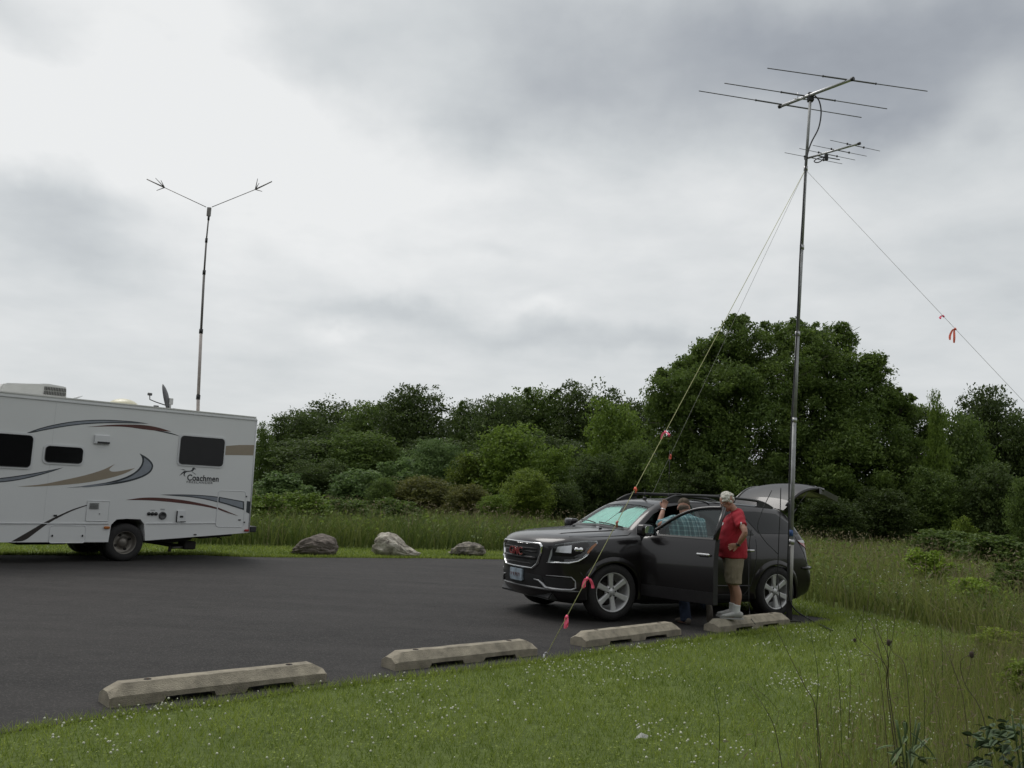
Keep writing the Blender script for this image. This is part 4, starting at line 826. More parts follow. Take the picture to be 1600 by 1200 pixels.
rB, oB, bB0, bB1, zB = beam('small_beam_antenna', None, ((1262, 247), (1338.5, 225.5), (1262, 247)), (((1297, 219), (1375, 236)), ((1270, 227), (1354, 244)), ((1249, 232), (1336, 250)), ((1226, 238.5), (1316, 256))), 'small many element beam antenna below the large one on the metal mast', .016, .006)
a_, b_ = horiz(1275, 243, zB)-oB, horiz(1312, 249.5, zB)-oB; bm = bmesh.new(); tube(bm, [a_, b_], .008, 6); box(bm, horiz(1291, 243, zB)-oB+Vector((0, 0, -.03)), (.05, .05, .10), .006); finish('gamma_match', bm, blackp, rB)
lp = [horiz(1288, 245, zB-.05)-oB, horiz(1284, 251, zB-.1)-oB, horiz(1277, 254, zB-.13)-oB, horiz(1272, 252, zB-.1)-oB, horiz(1278, 247.5, zB-.06)-oB, horiz(1290, 245, zB-.04)-oB]; bm = bmesh.new(); tube(bm, catmull(lp, 4), .008, 6); finish('coax_loop', bm, blackp, rB)
def cable(name, pts, r, mat, label, cat='cable'):
    pts = [Vector(p) for p in pts]; o0 = pts[0].copy(); bm = bmesh.new(); tube(bm, catmull([p-o0 for p in pts], 6), r, 6); o = finish(name, bm, mat, None); o.location = o0; return tag(o, label, cat)
F_ = -.05
cable('coax_cable', [at(1273, 149, YM), at(1280, 158, YM+F_), at(1283, 176, YM+F_), at(1279, 200, YM+F_), at(1268, 222, YM+F_), at(1262, 240, YM+F_), at(1258.5, 262, YM+F_), at(1256.5, 300, YM+F_), at(1250, 400, YM+F_), at(1246, 500, YM+F_), at(1241, 590, YM+F_), at(1238, 640, YM+F_), at(1235, 700, YM+F_), at(1233, 760, YM+F_), at(1232.5, 830, YM+F_), at(1231, 880, YM+F_), at(1232, 925, YM+F_), at(1240, 950, YM+F_), gnd(1262, 966, .03), gnd(1300, 985, .03)], .011, blackp, 'black coax cable running down the metal mast to the grass', 'cable')
cable('hanging_cable', [at(1220, 762, 12.95), at(1219, 800, 12.92), at(1217, 840, 12.9), at(1216, 872, 12.9), at(1215, 900, 12.9), at(1218, 930, 12.88), gnd(1222, 958, .02)], .007, blackp, 'thin black cable hanging from the tailgate past the rear wheel')
cable('hanging_cable', [at(1206, 766, 13.0), at(1190, 800, 12.95), at(1184, 825, 12.93), at(1196, 846, 12.93), at(1206, 856, 12.93), at(1216, 866, 12.92)], .006, blackp, 'thin slanting cable across the rear side window')
cable('hanging_cable', [at(1174, 826, 12.6), at(1171, 850, 12.6), at(1170, 880, 12.55), at(1170, 930, 12.4), at(1172, 962, 12.3), gnd(1180, 975, .16)], .005, blackp, 'thin cable hanging behind the man in red down to the stop')
# guy ropes with flagging tape
rope = M('rope_yellow', (.42, .42, .20), .7); ropew = M('rope_pale', (.40, .40, .36), .7)
guyTop = at(1258.5, 265, YM)
def guy(name, end, r, mat, label):
    bm = bmesh.new(); e = Vector(end)-guyTop; tube(bm, [(0, 0, 0), e*.25, e*.5, e*.75, e], r, 5); o = finish(name, bm, mat, None); o.location = guyTop; return tag(o, label, 'rope')
gA = gnd(850, 1030); guy('guy_rope', gA, .0042, rope, 'taut yellow guy rope coming down in front of the vehicle to the grass edge')
gB = at(1020.5, 768.6, 16.2); vB = (gB-guyTop); gB2 = guyTop + vB*((guyTop.z)/(-vB.z)); guy('guy_rope', gB2, .0028, ropew, 'thin pale guy rope passing behind the vehicle roof')
gC = at(1600, 628, 12.2); vC = gC-guyTop; gC2 = guyTop + vC*(guyTop.z/(-vC.z)); guy('guy_rope', gC2, .0028, ropew, 'pale guy rope running out of the picture to the right')
bm = bmesh.new(); tube(bm, [(0, 0, -.05), (0, 0, .05)], .012, 6); tube(bm, catmull([(0, 0, .05), (.02, 0, .07), (.035, 0, .05)], 3), .005, 5); o = finish('tent_stake', bm, steel); o.location = gA; tag(o, 'small metal stake holding the yellow rope at the asphalt edge', 'stake')
pink = M('flagging_pink', (.95, .13, .24), .5, var=.08); orange = M('flagging_orange', (.90, .17, .10), .5, var=.08)
def ribbon(a, b, px, py, tails, label, mat=pink, w=.022):
    """flagging tape knotted round a rope where it passes the photo pixel"""
    best = min(range(2001), key=lambda i: ((lambda P: (P.dot(P)))((lambda p: (ray(px, py).normalized() - (p-EYEV).normalized()))(a.lerp(b, i/2000)))))
    p = a.lerp(b, best/2000); d = (b-a).normalized(); bm = bmesh.new(); tube(bm, [-d*.018, d*.018], .014, 8)
    for dx, dz in tails:
        pts = catmull([(0, 0, 0), (dx*.45, random.uniform(-.02, .02), dz*.15+.012), (dx*.9, random.uniform(-.03, .03), dz*.6), (dx, random.uniform(-.03, .03), dz)], 4); prev = None
        for k, q in enumerate(pts):
            an = .5*math.sin(k*.6); wv = Vector((math.cos(an), math.sin(an), 0))*w/2; A = bm.verts.new(q-wv); B = bm.verts.new(q+wv); C_ = bm.verts.new(q+wv+Vector((0, .0015, 0))); D_ = bm.verts.new(q-wv+Vector((0, .0015, 0)))
            if prev:
                for i in range(4): bm.faces.new((prev[i], prev[(i+1) % 4], (A, B, C_, D_)[(i+1) % 4], (A, B, C_, D_)[i]))
            else: bm.faces.new((A, B, C_, D_))
            prev = (A, B, C_, D_)
        bm.faces.new(prev)
    o = finish('flagging_ribbon', bm, mat); o.location = p; return tag(o, label, 'ribbon', 'bright ribbons tied to the guy ropes')
ribbon(guyTop, gA, 1043, 678, [(-.04, -.08), (.05, -.05)], 'pink ribbon high on the yellow rope against the trees', pink, .03)
ribbon(guyTop, gA, 995, 765, [(.01, -.05), (.02, -.02)], 'tiny orange knot on the yellow rope above the windshield', orange, .02)
ribbon(guyTop, gA, 967, 818, [(0, -.06)], 'small faded orange tag on the rope before the windshield', M('flagging_faded', (.45, .16, .13), .6), .02)
ribbon(guyTop, gA, 919, 905, [(-.04, -.10), (.07, -.10), (-.03, -.09)], 'pink ribbon with two tails in front of the front fender', pink, .035)
ribbon(guyTop, gA, 885.5, 964, [(.0, -.10), (-.01, -.115), (.005, -.10)], 'pink ribbon lowest on the yellow rope over the asphalt', pink, .035)
ribbon(guyTop, gB2, 1048, 712, [(-.01, -.07), (.01, -.06)], 'small orange pink tag on the thin rope behind the roof', orange, .03)
ribbon(guyTop, gC2, 1474, 494, [(-.05, -.03), (-.06, -.05)], 'short pink ribbon on the right rope against the sky', pink, .025)
ribbon(guyTop, gC2, 1493, 514, [(-.09, -.17), (-.03, -.21)], 'long orange red ribbon on the right rope against the sky', orange, .03)

# ================================================================== THE DARK VEHICLE (local: X forward, Y to its left, Z up)
CAR = empty('parked_car', (2.354, 13.609, 0), 0, 'dark grey sport utility car with its front door and tailgate open', 'car')
CAR.rotation_euler = (0, -.010, 3.6385); bpy.context.view_layer.update(); CW = CAR.matrix_world.copy()
paint = M('car_paint', (.013, .011, .012), .30, .30, var=.05, scale=3, coat=.55, spec=.4); inner = M('car_interior', (.02, .019, .02), .85); gl_t = glass('tint_glass', (.62, .76, .74), .09, .0); gl_c = glass('clear_glass', (.70, .80, .78), .10); gl_d = M('privacy_glass', (.006, .007, .008), .08, var=.05, spec=.28)
gl_ws = glass('windscreen_glass', (.93, .96, .95), .06); lens = glass('lamp_lens', (.86, .88, .88), .10)
#      x     zb   ys   ym   zs(shoulder) yb   ze(roof edge) ye   zc
ST = [(2.46, .44, .80, .84, .93, .80, .985, .66, 1.00), (2.40, .25, .86, .90, .98, .86, 1.045, .72, 1.07), (2.22, .22, .90, .955, 1.03, .90, 1.09, .74, 1.125), (1.95, .21, .92, .985, 1.065, .925, 1.115, .74, 1.16),
      (1.50, .21, .93, 1.0, 1.10, .94, 1.145, .75, 1.20), (1.25, .21, .93, 1.0, 1.12, .945, 1.165, .76, 1.225), (1.10, .21, .93, .995, 1.13, .945, 1.20, .77, 1.255), (.80, .21, .93, .99, 1.145, .94, 1.43, .70, 1.47), (.50, .21, .93, .985, 1.155, .94, 1.60, .645, 1.645),
      (.20, .21, .93, .985, 1.165, .94, 1.655, .63, 1.695), (-.55, .21, .93, .985, 1.19, .94, 1.675, .625, 1.72), (-1.30, .21, .93, .985, 1.215, .935, 1.665, .62, 1.71), (-1.85, .22, .92, .98, 1.235, .925, 1.64, .61, 1.68), (-2.08, .24, .91, .97, 1.24, .90, 1.60, .60, 1.645),
      (-2.22, .26, .90, .96, 1.23, .88, 1.42, .64, 1.46), (-2.34, .30, .89, .95, 1.16, .86, 1.22, .70, 1.24), (-2.40, .30, .88, .94, 1.02, .85, 1.06, .74, 1.07), (-2.44, .32, .87, .93, .82, .86, .86, .78, .87), (-2.52, .36, .86, .92, .70, .86, .735, .78, .745)]
def bend(x, y):
    k = abs(y)/.95
    if x > 1.7: x -= .34*min(1, (x-1.7)/.7)*k**2.6
    if x < -1.9: x += .20*min(1, (-1.9-x)/.5)*k**2.8
    return x
def car_section(s):
    x, zb, ys, ym, zs, yb, ze, ye, zc = s; q = []; yb -= .022*(abs(x+.4) < 1.8)
    for f in (0, .35, .70, .95): q.append((ys*f, zb))
    q += [(ys, zb+.07), (ym, zb+(zs-zb)*.42), (ym-.004, zb+(zs-zb)*.78), (yb+.012, zs-.01), (yb-.03, zs+.022*(ze-zs > .1)+.004)]
    q += [(yb+(ye-yb)*.55, zs+(ze-zs)*.55)] if ze-zs > .1 else [(yb-.08, zs+(ze-zs)*.45)]
    q += [(ye, ze), (ye*.84, ze+(zc-ze)*.45), (ye*.45, ze+(zc-ze)*.85), (0, zc)]
    return [(bend(x, y), y, z) for y, z in q]
def car_shell():
    bm = bmesh.new(); grid = []
    for s in ST:
        half = car_section(s); row = [bm.verts.new(p) for p in half]; left = [bm.verts.new((p[0], -p[1], p[2])) if 0 < i < len(half)-1 else row[i] for i, p in enumerate(half)]
        grid.append(row + left[-2:0:-1])
    n = len(grid[0])
    for A, B in zip(grid, grid[1:]):
        for k in range(n): bm.faces.new((A[k], A[(k+1) % n], B[(k+1) % n], B[k]))
    for g, ff in ((grid[0], 1), (grid[-1], 0)):         # front and tail faces: rows of quads from side to side
        m_ = n//2; L = g[:m_+1]; Rr = [g[0]]+g[:m_-1:-1]
        # bottom run 0..3, side 4..10, top 10..13 ; join bottom run to top run column by column through interior rows
        side_i = list(range(3, 11)); rows = []
        for si in side_i:
            a = L[si].co; b = Rr[si].co; row = [L[si]]
            for f in ((.70, .35, 0, -.35, -.70)):
                if si == 3: row.append((L[2], L[1], L[0], Rr[1], Rr[2])[len(row)-1])
                elif si == 10: row.append((L[11], L[12], L[13], Rr[12], Rr[11])[len(row)-1])
                else:
                    y = a.y*f; x = g[0].co.x+(.0 if ff else 0)-(0 if not ff else .34*abs(y/.95)**2.6*.9)+(.0 if ff else .18*abs(y/.95)**2.8); row.append(bm.verts.new((x+(.012 if ff else -.01), y, a.z)))
            row.append(Rr[si]); rows.append(row)
        for A, B in zip(rows, rows[1:]):
            for k in range(len(A)-1):
                try: bm.faces.new((A[k], A[k+1], B[k+1], B[k]))
                except ValueError: pass
    o = finish('body', bm, [paint], CAR); md = o.modifiers.new('s', 'SUBSURF'); md.levels = 3; md.render_levels = 3
    bpy.context.view_layer.update(); evaluated(o); return o
car_body = car_shell()
bmx = bmesh.new(); bmx.from_mesh(car_body.data); TREE = BVHTree.FromBMesh(bmx); bmx.free()
def castd(o, d):
    o, d = Vector(o), Vector(d).normalized(); p, n, i, t = TREE.ray_cast(o, d)
    if p is None: p, n, i, t = TREE.find_nearest(o+d*1.0)
    if n.dot(d) > 0: n = -n
    return p, n
f_left = lambda x, z: castd((x, 2.0, z), (0, -1, 0)); f_right = lambda x, z: castd((x, -2.0, z), (0, 1, 0)); f_front = lambda y, z: castd((4, y, z), (-1, 0, 0)); f_top = lambda x, y: castd((x, y, 3), (0, 0, -1)); f_back = lambda y, z: castd((-4, y, z), (1, 0, 0))
def f_corner(a, z, s=1):                     # wrap round the front corner: a = angle from straight ahead
    c = Vector((1.45, .20*s, z)); d = Vector((math.cos(R(a)), math.sin(R(a))*s, 0)); return castd(c+d*3, -d)
def f_rcorner(a, z, s=1):
    c = Vector((-1.75, .25*s, z)); d = Vector((-math.cos(R(a)), math.sin(R(a))*s, 0)); return castd(c+d*3, -d)
FDOOR = [(1.02, .34), (1.055, .60), (1.055, 1.06), (1.03, 1.155), (.88, 1.30), (.66, 1.455), (.42, 1.565), (.18, 1.605), (-.08, 1.615), (-.115, 1.20), (-.12, .60), (-.10, .34)]
FWIN = [(.86, 1.195), (.93, 1.205), (.66, 1.40), (.42, 1.515), (.18, 1.555), (-.035, 1.565), (-.075, 1.185)]
# overlays taken from the uncut shell, then the shell is opened
def mir(p, s): return p if s > 0 else p[::-1]
glassrim = blackp
for s in (1, -1):
    fs = f_left if s > 0 else f_right
    w = patch('window', [(-.20, 1.20), (-.17, 1.567), (-.60, 1.575), (-.88, 1.565), (-1.10, 1.235), (-1.0, 1.215)], fs, gl_d, CAR, .07, .005, .012)
    w = patch('window', [(-1.22, 1.245), (-1.0, 1.56), (-1.35, 1.57), (-1.78, 1.55), (-2.0, 1.40), (-2.10, 1.255)], fs, gl_d, CAR, .07, .005, .012)
# windscreen: frame, glass
WS = [(-.68, 1.235), (0, 1.262), (.68, 1.235), (.535, 1.585), (.30, 1.612), (0, 1.62), (-.30, 1.612), (-.535, 1.585)]
ws = patch('windscreen', WS, f_front, gl_ws, CAR, .08, .002, .004)
patch('screen_band', [(-.548, 1.55), (-.30, 1.572), (0, 1.58), (.30, 1.572), (.548, 1.55), (.54, 1.592), (.3, 1.617), (0, 1.625), (-.3, 1.617), (-.54, 1.592)], f_front, gl_d, CAR, .08, .004, .004)
# grille, emblem, plate, bumpers
def ring_patch(name, outer, innerp, fn, mat, off, depth, res=.1):
    bm = bmesh.new(); n = len(outer); V = []
    for p, q in zip(outer, innerp):
        a, na = fn(*p); b, nb = fn(*q); V.append([bm.verts.new(a+na*(off-depth)), bm.verts.new(a+na*off*.8), bm.verts.new(a.lerp(b, .5)+na*(off+.006)), bm.verts.new(b+nb*off*.8), bm.verts.new(b+nb*(off-depth))])
    for i in range(n):
        for k in range(4): bm.faces.new((V[i][k], V[i][k+1], V[(i+1) % n][k+1], V[(i+1) % n][k]))
    return finish(name, bm, mat, CAR, smooth=True)
def dens(p, k=5): return [(p[i][0]+(p[(i+1) % len(p)][0]-p[i][0])*j/k, p[i][1]+(p[(i+1) % len(p)][1]-p[i][1])*j/k) for i in range(len(p)) for j in range(k)]
GO = [(-.50, .985), (.50, .985), (.535, .955), (.525, .86), (.47, .70), (.38, .630), (-.38, .630), (-.47, .70), (-.525, .86), (-.535, .955)]
GI = [(x*.945, .81+(z-.81)*.87) for x, z in GO]
patch('grille', GI, f_front, M('grille_black', (.012, .012, .013), .5), CAR, .1, .003, .01); ring_patch('grille_surround', dens(GO), dens(GI), f_front, chrome, .022, .03)
for z, hw in ((.905, .44), (.862, .44), (.78, .43), (.70, .38)):
    bm = bmesh.new(); pts = [f_front(y, z)[0]+Vector((.012, 0, 0)) for y in np.linspace(-hw, hw, 9)]; tube(bm, pts, .010 if z != .78 else .022, 6); finish('grille_bar', bm, M('bar_dark', (.035, .033, .034), .35, .4), CAR, smooth=True)
p_, n_ = f_front(0, .865)
text_mesh('emblem', 'GMC', .150, M('emblem_red', (.22, .03, .03), .3, var=.05), CAR, (p_.x+.034, 0, .805), (R(90), 0, R(90)), .010, .001, 1.12)
text_mesh('emblem_edge', 'GMC', .150, chrome, CAR, (p_.x+.028, 0, .805), (R(90), 0, R(90)), .010, .0055, 1.12)
pl = patch('number_plate', rrect(-.165, .455, .165, .61, .012), f_front, M('plate_blue', (.30, .36, .42), .5, var=.35, scale=9), CAR, .1, .03, .03, smooth=False)
p_, n_ = f_front(0, .53); text_mesh('plate_text', 'V 9 7171', .075, M('plate_ink', (.10, .03, .03), .5), pl, (p_.x+.034, 0, .50), (R(90), 0, R(90)), .001, .001, 1.0)
patch('lower_grille', [(-.50, .405), (.50, .405), (.56, .50), (.52, .555), (.20, .565), (.20, .45), (-.20, .45), (-.20, .565), (-.52, .555), (-.56, .50)], f_front, blackp, CAR, .1, .004, .01)
for s in (1, -1):
    cr_ = lambda a, z, s=s: f_corner(a, z, s)
    patch('fog_recess', mir([(21, .545), (23, .455), (26, .425), (44, .425), (46.5, .45), (46, .555)], s), cr_, blackp, CAR, 3, .005, .012)
    pts = [f_corner(a, z, s) for a, z in ((12, .50), (17, .49), (20.5, .455), (23.5, .405), (30, .398), (38, .398), (45, .402), (48.5, .43), (48, .52), (45, .57), (36, .572), (24, .568))]
    bm = bmesh.new(); tube(bm, [p+n*.008 for p, n in pts], [.008, .010, .018, .024, .022, .020, .018, .013, .009, .006, .005, .004], 6); finish('fog_trim', bm, M('satin_silver', (.40, .40, .41), .35, .6), CAR, smooth=True)
    # headlamp: dark housing, lens elements, clear cover, chrome under-line, amber corner
    HL = [(25, .745), (27.5, .90), (30.5, .985), (40, 1.015), (52, 1.045), (66, 1.06), (66.5, 1.03), (62, .96), (56, .87), (50, .80), (43, .765)]
    h = patch('headlight', mir(HL, s), cr_, M('lamp_housing', (.50, .50, .52), .35, .25, var=.2, scale=14), CAR, 4, .003, .02)
    patch('lamp_lower', mir([(27, .765), (28.5, .83), (54, .845), (49.5, .80), (43, .775)], s), cr_, blackp, h, 4, .008, .01)
    patch('lamp_reflector', mir([(31.5, .885), (33, .955), (44, .985), (44, .885)], s), cr_, M('reflector', (.55, .56, .58), .25, .7), h, 4, .010, .01)
    for a in (48, 51.5):
        p, n = f_corner(a, .935, s); bm = bmesh.new(); lathe(bm, [(.001, .012), (.018, .014), (.028, .004), (.032, 0)], 'z', 14); q = finish('lamp_bulb', bm, chrome, h, smooth=True); q.location = p+n*.008; q.rotation_euler = n.to_track_quat('Z', 'Y').to_euler()
    patch('turn_lamp', mir([(56.5, .905), (60.5, .985), (64.5, 1.03), (65.5, 1.015), (61, .945), (57.5, .885)], s), cr_, M('amber', (.42, .13, .02), .3), h, 4, .011, .01)['label'] = 'amber corner lamp'
    patch('lamp_cover', mir(HL, s), cr_, lens, h, 4, .016, .016)
    bm = bmesh.new(); tube(bm, [f_corner(a, z, s)[0]+f_corner(a, z, s)[1]*.012 for a, z in ((24.5, .735), (33, .748), (43, .752), (50, .785), (55, .84), (58, .885))], [.007, .013, .014, .012, .009, .005], 6); finish('lamp_trim', bm, chrome, h, smooth=True)
    # tail lamp
    tl = patch('tail_lamp', mir([(38, 1.06), (44, 1.15), (58, 1.17), (70, 1.16), (66, 1.11), (54, 1.03), (46, .99)], s), lambda a, z, s=s: f_rcorner(a, z, s), M('tail_red', (.30, .015, .02), .2, var=.1, coat=.5), CAR, 5, .012, .025); tl['label'] = 'red and clear tail lamp'
    patch('clear_lens', mir([(55, 1.125), (58, 1.165), (70, 1.158), (66, 1.125)], s), lambda a, z, s=s: f_rcorner(a, z, s), M('lens_white', (.6, .6, .62), .15), tl, 5, .016, .01)
bm = bmesh.new(); pts = [f_corner(a, .41, 1) for a in (52, 44, 36, 26, 16, 6)]+[f_corner(a, .41, -1) for a in (6, 16, 26, 36, 44, 52)]; tube(bm, [Vector((p.x, p.y, .385))+n*.005 for p, n in pts], [.008]+[.016]*10+[.008], 8); finish('bumper_strip', bm, M('bumper_silver', (.20, .20, .205), .35, .6), CAR, smooth=True)
bm = bmesh.new(); prism(bm, [(2.36, .26), (2.30, .24), (1.90, .19), (1.85, .24), (2.28, .36)], -.68, .68); bmesh.ops.bevel(bm, geom=bm.edges[:], offset=.02, segments=2, affect='EDGES'); finish('bumper_skirt', bm, blackp, CAR)
# lower cladding and arch flares
arch = lambda cx, s, r=.435, a0=-14, a1=194, n=26: [(cx+r*math.cos(R(a0+(a1-a0)*i/n)), .385+r*.93*math.sin(R(a0+(a1-a0)*i/n))) for i in range(n+1)]
for s in (1, -1):
    fs = f_left if s > 0 else f_right
    for cx in (1.51, -1.51):
        bm = bmesh.new(); V = []
        A, B = arch(cx, s, .425), arch(cx, s, .515)
        for p, q in zip(A, B):
            a = fs(p[0], max(p[1], .26))[0]; b = fs(q[0], max(q[1], .24))[0]; y = s*max(abs(a.y), abs(b.y), .955 if abs(cx) else 0)
            V.append([bm.verts.new((p[0], s*.86, p[1])), bm.verts.new((p[0], y+s*.020, p[1])), bm.verts.new((p[0]*.7+q[0]*.3, y+s*.028, p[1]*.7+q[1]*.3)), bm.verts.new((q[0], b.y-s*.004, q[1]))])
        for X_, Y_ in zip(V, V[1:]):
            for k in range(3): bm.faces.new((X_[k], X_[k+1], Y_[k+1], Y_[k]))
        finish('wheel_arch', bm, paint, CAR, auto=50)
    patch('sill_cladding', [(-1.04, .235), (1.03, .235), (1.05, .33), (-1.08, .33)], fs, blackp, CAR, .1, .006, .01)
    bm = bmesh.new(); tube(bm, [fs(x, z)[0]+fs(x, z)[1]*.006 for x, z in ((-1.10, 1.222), (-.6, 1.205), (-.16, 1.195))], .007, 5)
    if s < 0: tube(bm, [fs(x, z)[0]+fs(x, z)[1]*.006 for x, z in ((-.10, 1.18), (.4, 1.175), (.95, 1.165))], .007, 5)
    finish('belt_moulding', bm, blackp, CAR, smooth=True)
    # side step in the doors: a crease line of the rear door, panel gaps
    def gap(pts, s=s, fs=fs, r=.006):
        bm = bmesh.new(); P2 = []
        for (a, b) in zip(pts, pts[1:]):
            nseg = max(2, int(math.dist(a, b)/.08)); P2 += [(a[0]+(b[0]-a[0])*i/nseg, a[1]+(b[1]-a[1])*i/nseg) for i in range(nseg)]
        P2.append(pts[-1]); tube(bm, [fs(*q)[0] for q in P2], r, 5); return finish('panel_gap', bm, blackp, CAR, smooth=True)
    gap([(-.125, 1.20), (-.13, .60), (-.11, .34), (-.90, .34), (-1.0, .46), (-1.06, .72), (-1.10, .90), (-1.12, 1.22)])
    gap([(-1.98, 1.235), (-2.0, 1.15), (-2.12, .98), (-2.20, .80)]); gap([(2.02, .64), (1.96, .56), (1.93, .50)])
    if s < 0: gap([(1.03, 1.15), (1.055, 1.06), (1.055, .6), (1.02, .34), (-.10, .34)])
    bm = bmesh.new(); p, n = fs(-.99, .985); box(bm, (-.93, p.y+s*.028, .992), (.20, .022, .030), .010); box(bm, (-.93, p.y+s*.006, .985), (.08, .008, .055), .003, mi=1); finish('door_handle', bm, [chrome, blackp], CAR)
    tr = [fs(x, .47)[0]+fs(x, .47)[1]*.003 for x in np.linspace(-1.0, -.16, 10)]; bm = bmesh.new(); tube(bm, tr, .010, 6); finish('door_strip', bm, M('paint_strip', (.05, .047, .05), .3, .5), CAR, smooth=True)
# hood: shut line, sculpted power lines, washer jets, wipers, cowl
for s in (1, -1): bm = bmesh.new(); tube(bm, [f_top(x, s*y)[0] for x, y in ((2.08, .70), (1.8, .80), (1.5, .835), (1.2, .845), (1.12, .80))], .006, 5); finish('hood_gap', bm, blackp, CAR, smooth=True)
for s in (1, -1):
    bm = bmesh.new(); pts = [f_top(x, s*y)[0]-Vector((0, 0, .004)) for x, y in ((2.12, .46), (1.8, .50), (1.5, .54), (1.22, .58))]; tube(bm, catmull(pts, 4), [.004]+[.014]*11+[.004], 8); finish('hood_crease', bm, paint, CAR, smooth=True)
for y in (.35, -.35): bm = bmesh.new(); p = f_top(1.33, y)[0]; box(bm, p+Vector((0, 0, .008)), (.04, .03, .016), .004); finish('washer_jet', bm, blackp, CAR)
patch('cowl', [(-.72, 1.215), (0, 1.242), (.72, 1.215), (.70, 1.245), (0, 1.272), (-.70, 1.245)], f_front, blackp, CAR, .08, .004, .01)
for pts in (((.62, 1.232), (.25, 1.262), (-.02, 1.275)), ((-.08, 1.262), (-.35, 1.285), (-.60, 1.29))):
    bm = bmesh.new(); tube(bm, [f_front(y, z)[0]+f_front(y, z)[1]*.022 for y, z in pts], .009, 5); finish('wiper', bm, blackp, CAR, smooth=True)
# roof rails with cross bars
for s in (1, -1):
    pts = []
    for x, h in ((.40, .006), (.30, .04), (.16, .078), (-.05, .088), (-.5, .085), (-1.0, .085), (-1.45, .08), (-1.66, .055), (-1.82, .006)): p = f_top(x, s*.565)[0]; pts.append((p.x, s*.565, p.z+h))
    bm = bmesh.new(); tube(bm, catmull(pts, 3), .020, 8)
    for x0, x1 in ((.34, .02), (-1.50, -1.80)):
        a = f_top(x0, s*.565)[0].z; b = f_top(x1, s*.565)[0].z; q = [(x0, a-.01), (x1, b-.01), (x1, b+.05 if x0 > 0 else b+.01), (x0-.14 if x0 > 0 else x0+.0, a+.095), (x0, a+.01)] if x0 > 0 else [(x0, a-.01), (x1, b-.01), (x1, b+.01), (x0-.08, b+.085), (x0, a+.095)]
        prism(bm, q, s*.565-.018, s*.565+.018)
    finish('roof_rail', bm, blackp, CAR, auto=40)
for x in (.08, -.75):
    z = f_top(x, .5)[0].z+.075; bm = bmesh.new(); box(bm, (x, 0, z+.02), (.07, 1.16, .022), .008)
    for s in (1, -1): box(bm, (x, s*.545, z+.005), (.09, .06, .06), .01)
    finish('cross_bar', bm, blackp, CAR)
bm = bmesh.new(); pts = [f_top(x, y)[0]+Vector((0, 0, .008)) for x, y in ((-.1, .4), (-.28, .5), (-.42, .60), (-.45, .64))]; tube(bm, catmull(pts, 4), .007, 6); finish('antenna_lead', bm, blackp, CAR)
# ---- the open front door, built from the uncut side
hinge = Vector((1.05, .955, 0)); DOOR = bpy.data.objects.new('front_door', None); link(DOOR, CAR); DOOR.location = hinge; DOOR.rotation_euler = (0, 0, R(-73)); DOOR['label'] = 'driver door standing open'
def to_hinge(o):
    o.data.transform(Matrix.Translation(-hinge)); o.data.update(); return o
LOW = [(1.02, .34), (1.055, .60), (1.055, 1.06), (1.03, 1.155), (.90, 1.175), (.4, 1.175), (-.10, 1.18), (-.115, 1.10), (-.12, .60), (-.10, .34)]
def shell_panel(name, poly, th, mat, innermat, parent, res=.07, off=.0):
    bm = dense2d(poly, res); base = list(bm.verts); border = [e for e in bm.edges if len(e.link_faces) == 1]; tops = list(bm.faces)
    H_ = {v: f_left(v.co.x, v.co.y) for v in base}; mp = {}
    for v in base: mp[v] = bm.verts.new(H_[v][0]-Vector((0, th, 0))+Vector((0, off, 0)))
    for f in tops: g = bm.faces.new([mp[v] for v in reversed(f.verts)]); g.material_index = 1
    for e in border:
        a, b = e.verts; g = bm.faces.new((a, b, mp[b], mp[a])); g.material_index = 1
    for v in base: v.co = H_[v][0]+Vector((0, off, 0))
    o = finish(name, bm, [mat, innermat], parent); o.data.polygons.foreach_set('use_smooth', [True]*len(o.data.polygons)); o.data.set_sharp_from_angle(angle=R(45)); return o
dp = to_hinge(shell_panel('door_panel', LOW, .11, paint, inner, DOOR))
fr_o = [(1.03, 1.155), (.88, 1.30), (.66, 1.455), (.42, 1.565), (.18, 1.605), (-.08, 1.615), (-.115, 1.20), (-.105, 1.17)]
bm = bmesh.new(); tube(bm, catmull([f_left(*q)[0]-Vector((0, .02, 0)) for q in [(1.0, 1.17), (.86, 1.285), (.66, 1.43), (.42, 1.54), (.18, 1.583), (-.055, 1.593)]], 3), .024, 8); A_ = f_left(-.055, 1.593)[0]; B_ = f_left(-.09, 1.17)[0]; tube(bm, [A_-Vector((0, .02, 0)), B_-Vector((0, .02, 0))], [.028, .036], 8)
for v in bm.verts: v.co -= hinge
finish('window_frame', bm, paint, DOOR, smooth=True)
to_hinge(patch('window_glass', FWIN, f_left, gl_t, DOOR, .07, -.014, .004))
gq = to_hinge(patch('window_seal', [(.90, 1.165), (.90, 1.19), (-.08, 1.195), (-.085, 1.17)], f_left, blackp, DOOR, .1, .004, .01))
bm = bmesh.new(); p, n = f_left(.03, .97); box(bm, (.03, p.y+.030, .975), (.20, .024, .034), .011); box(bm, (.03, p.y+.004, .970), (.13, .010, .055), .004, mi=1); h_ = to_hinge(finish('door_handle', bm, [chrome, blackp], DOOR))
to_hinge(patch('step_panel', [(1.03, .345), (1.04, .50), (-.11, .50), (-.10, .345)], f_left, M('paint_strip', (.05, .047, .05), .3, .5), DOOR, .1, .004, .01))
bm = bmesh.new(); prism(bm, [(.95, 1.16), (.80, 1.17), (.84, 1.27), (.97, 1.21)], .93, .975); box(bm, (.90, 1.09, 1.235), (.15, .23, .155), .04, seg=3); tube(bm, [(.90, .95, 1.18), (.90, 1.02, 1.19)], .03, 8)
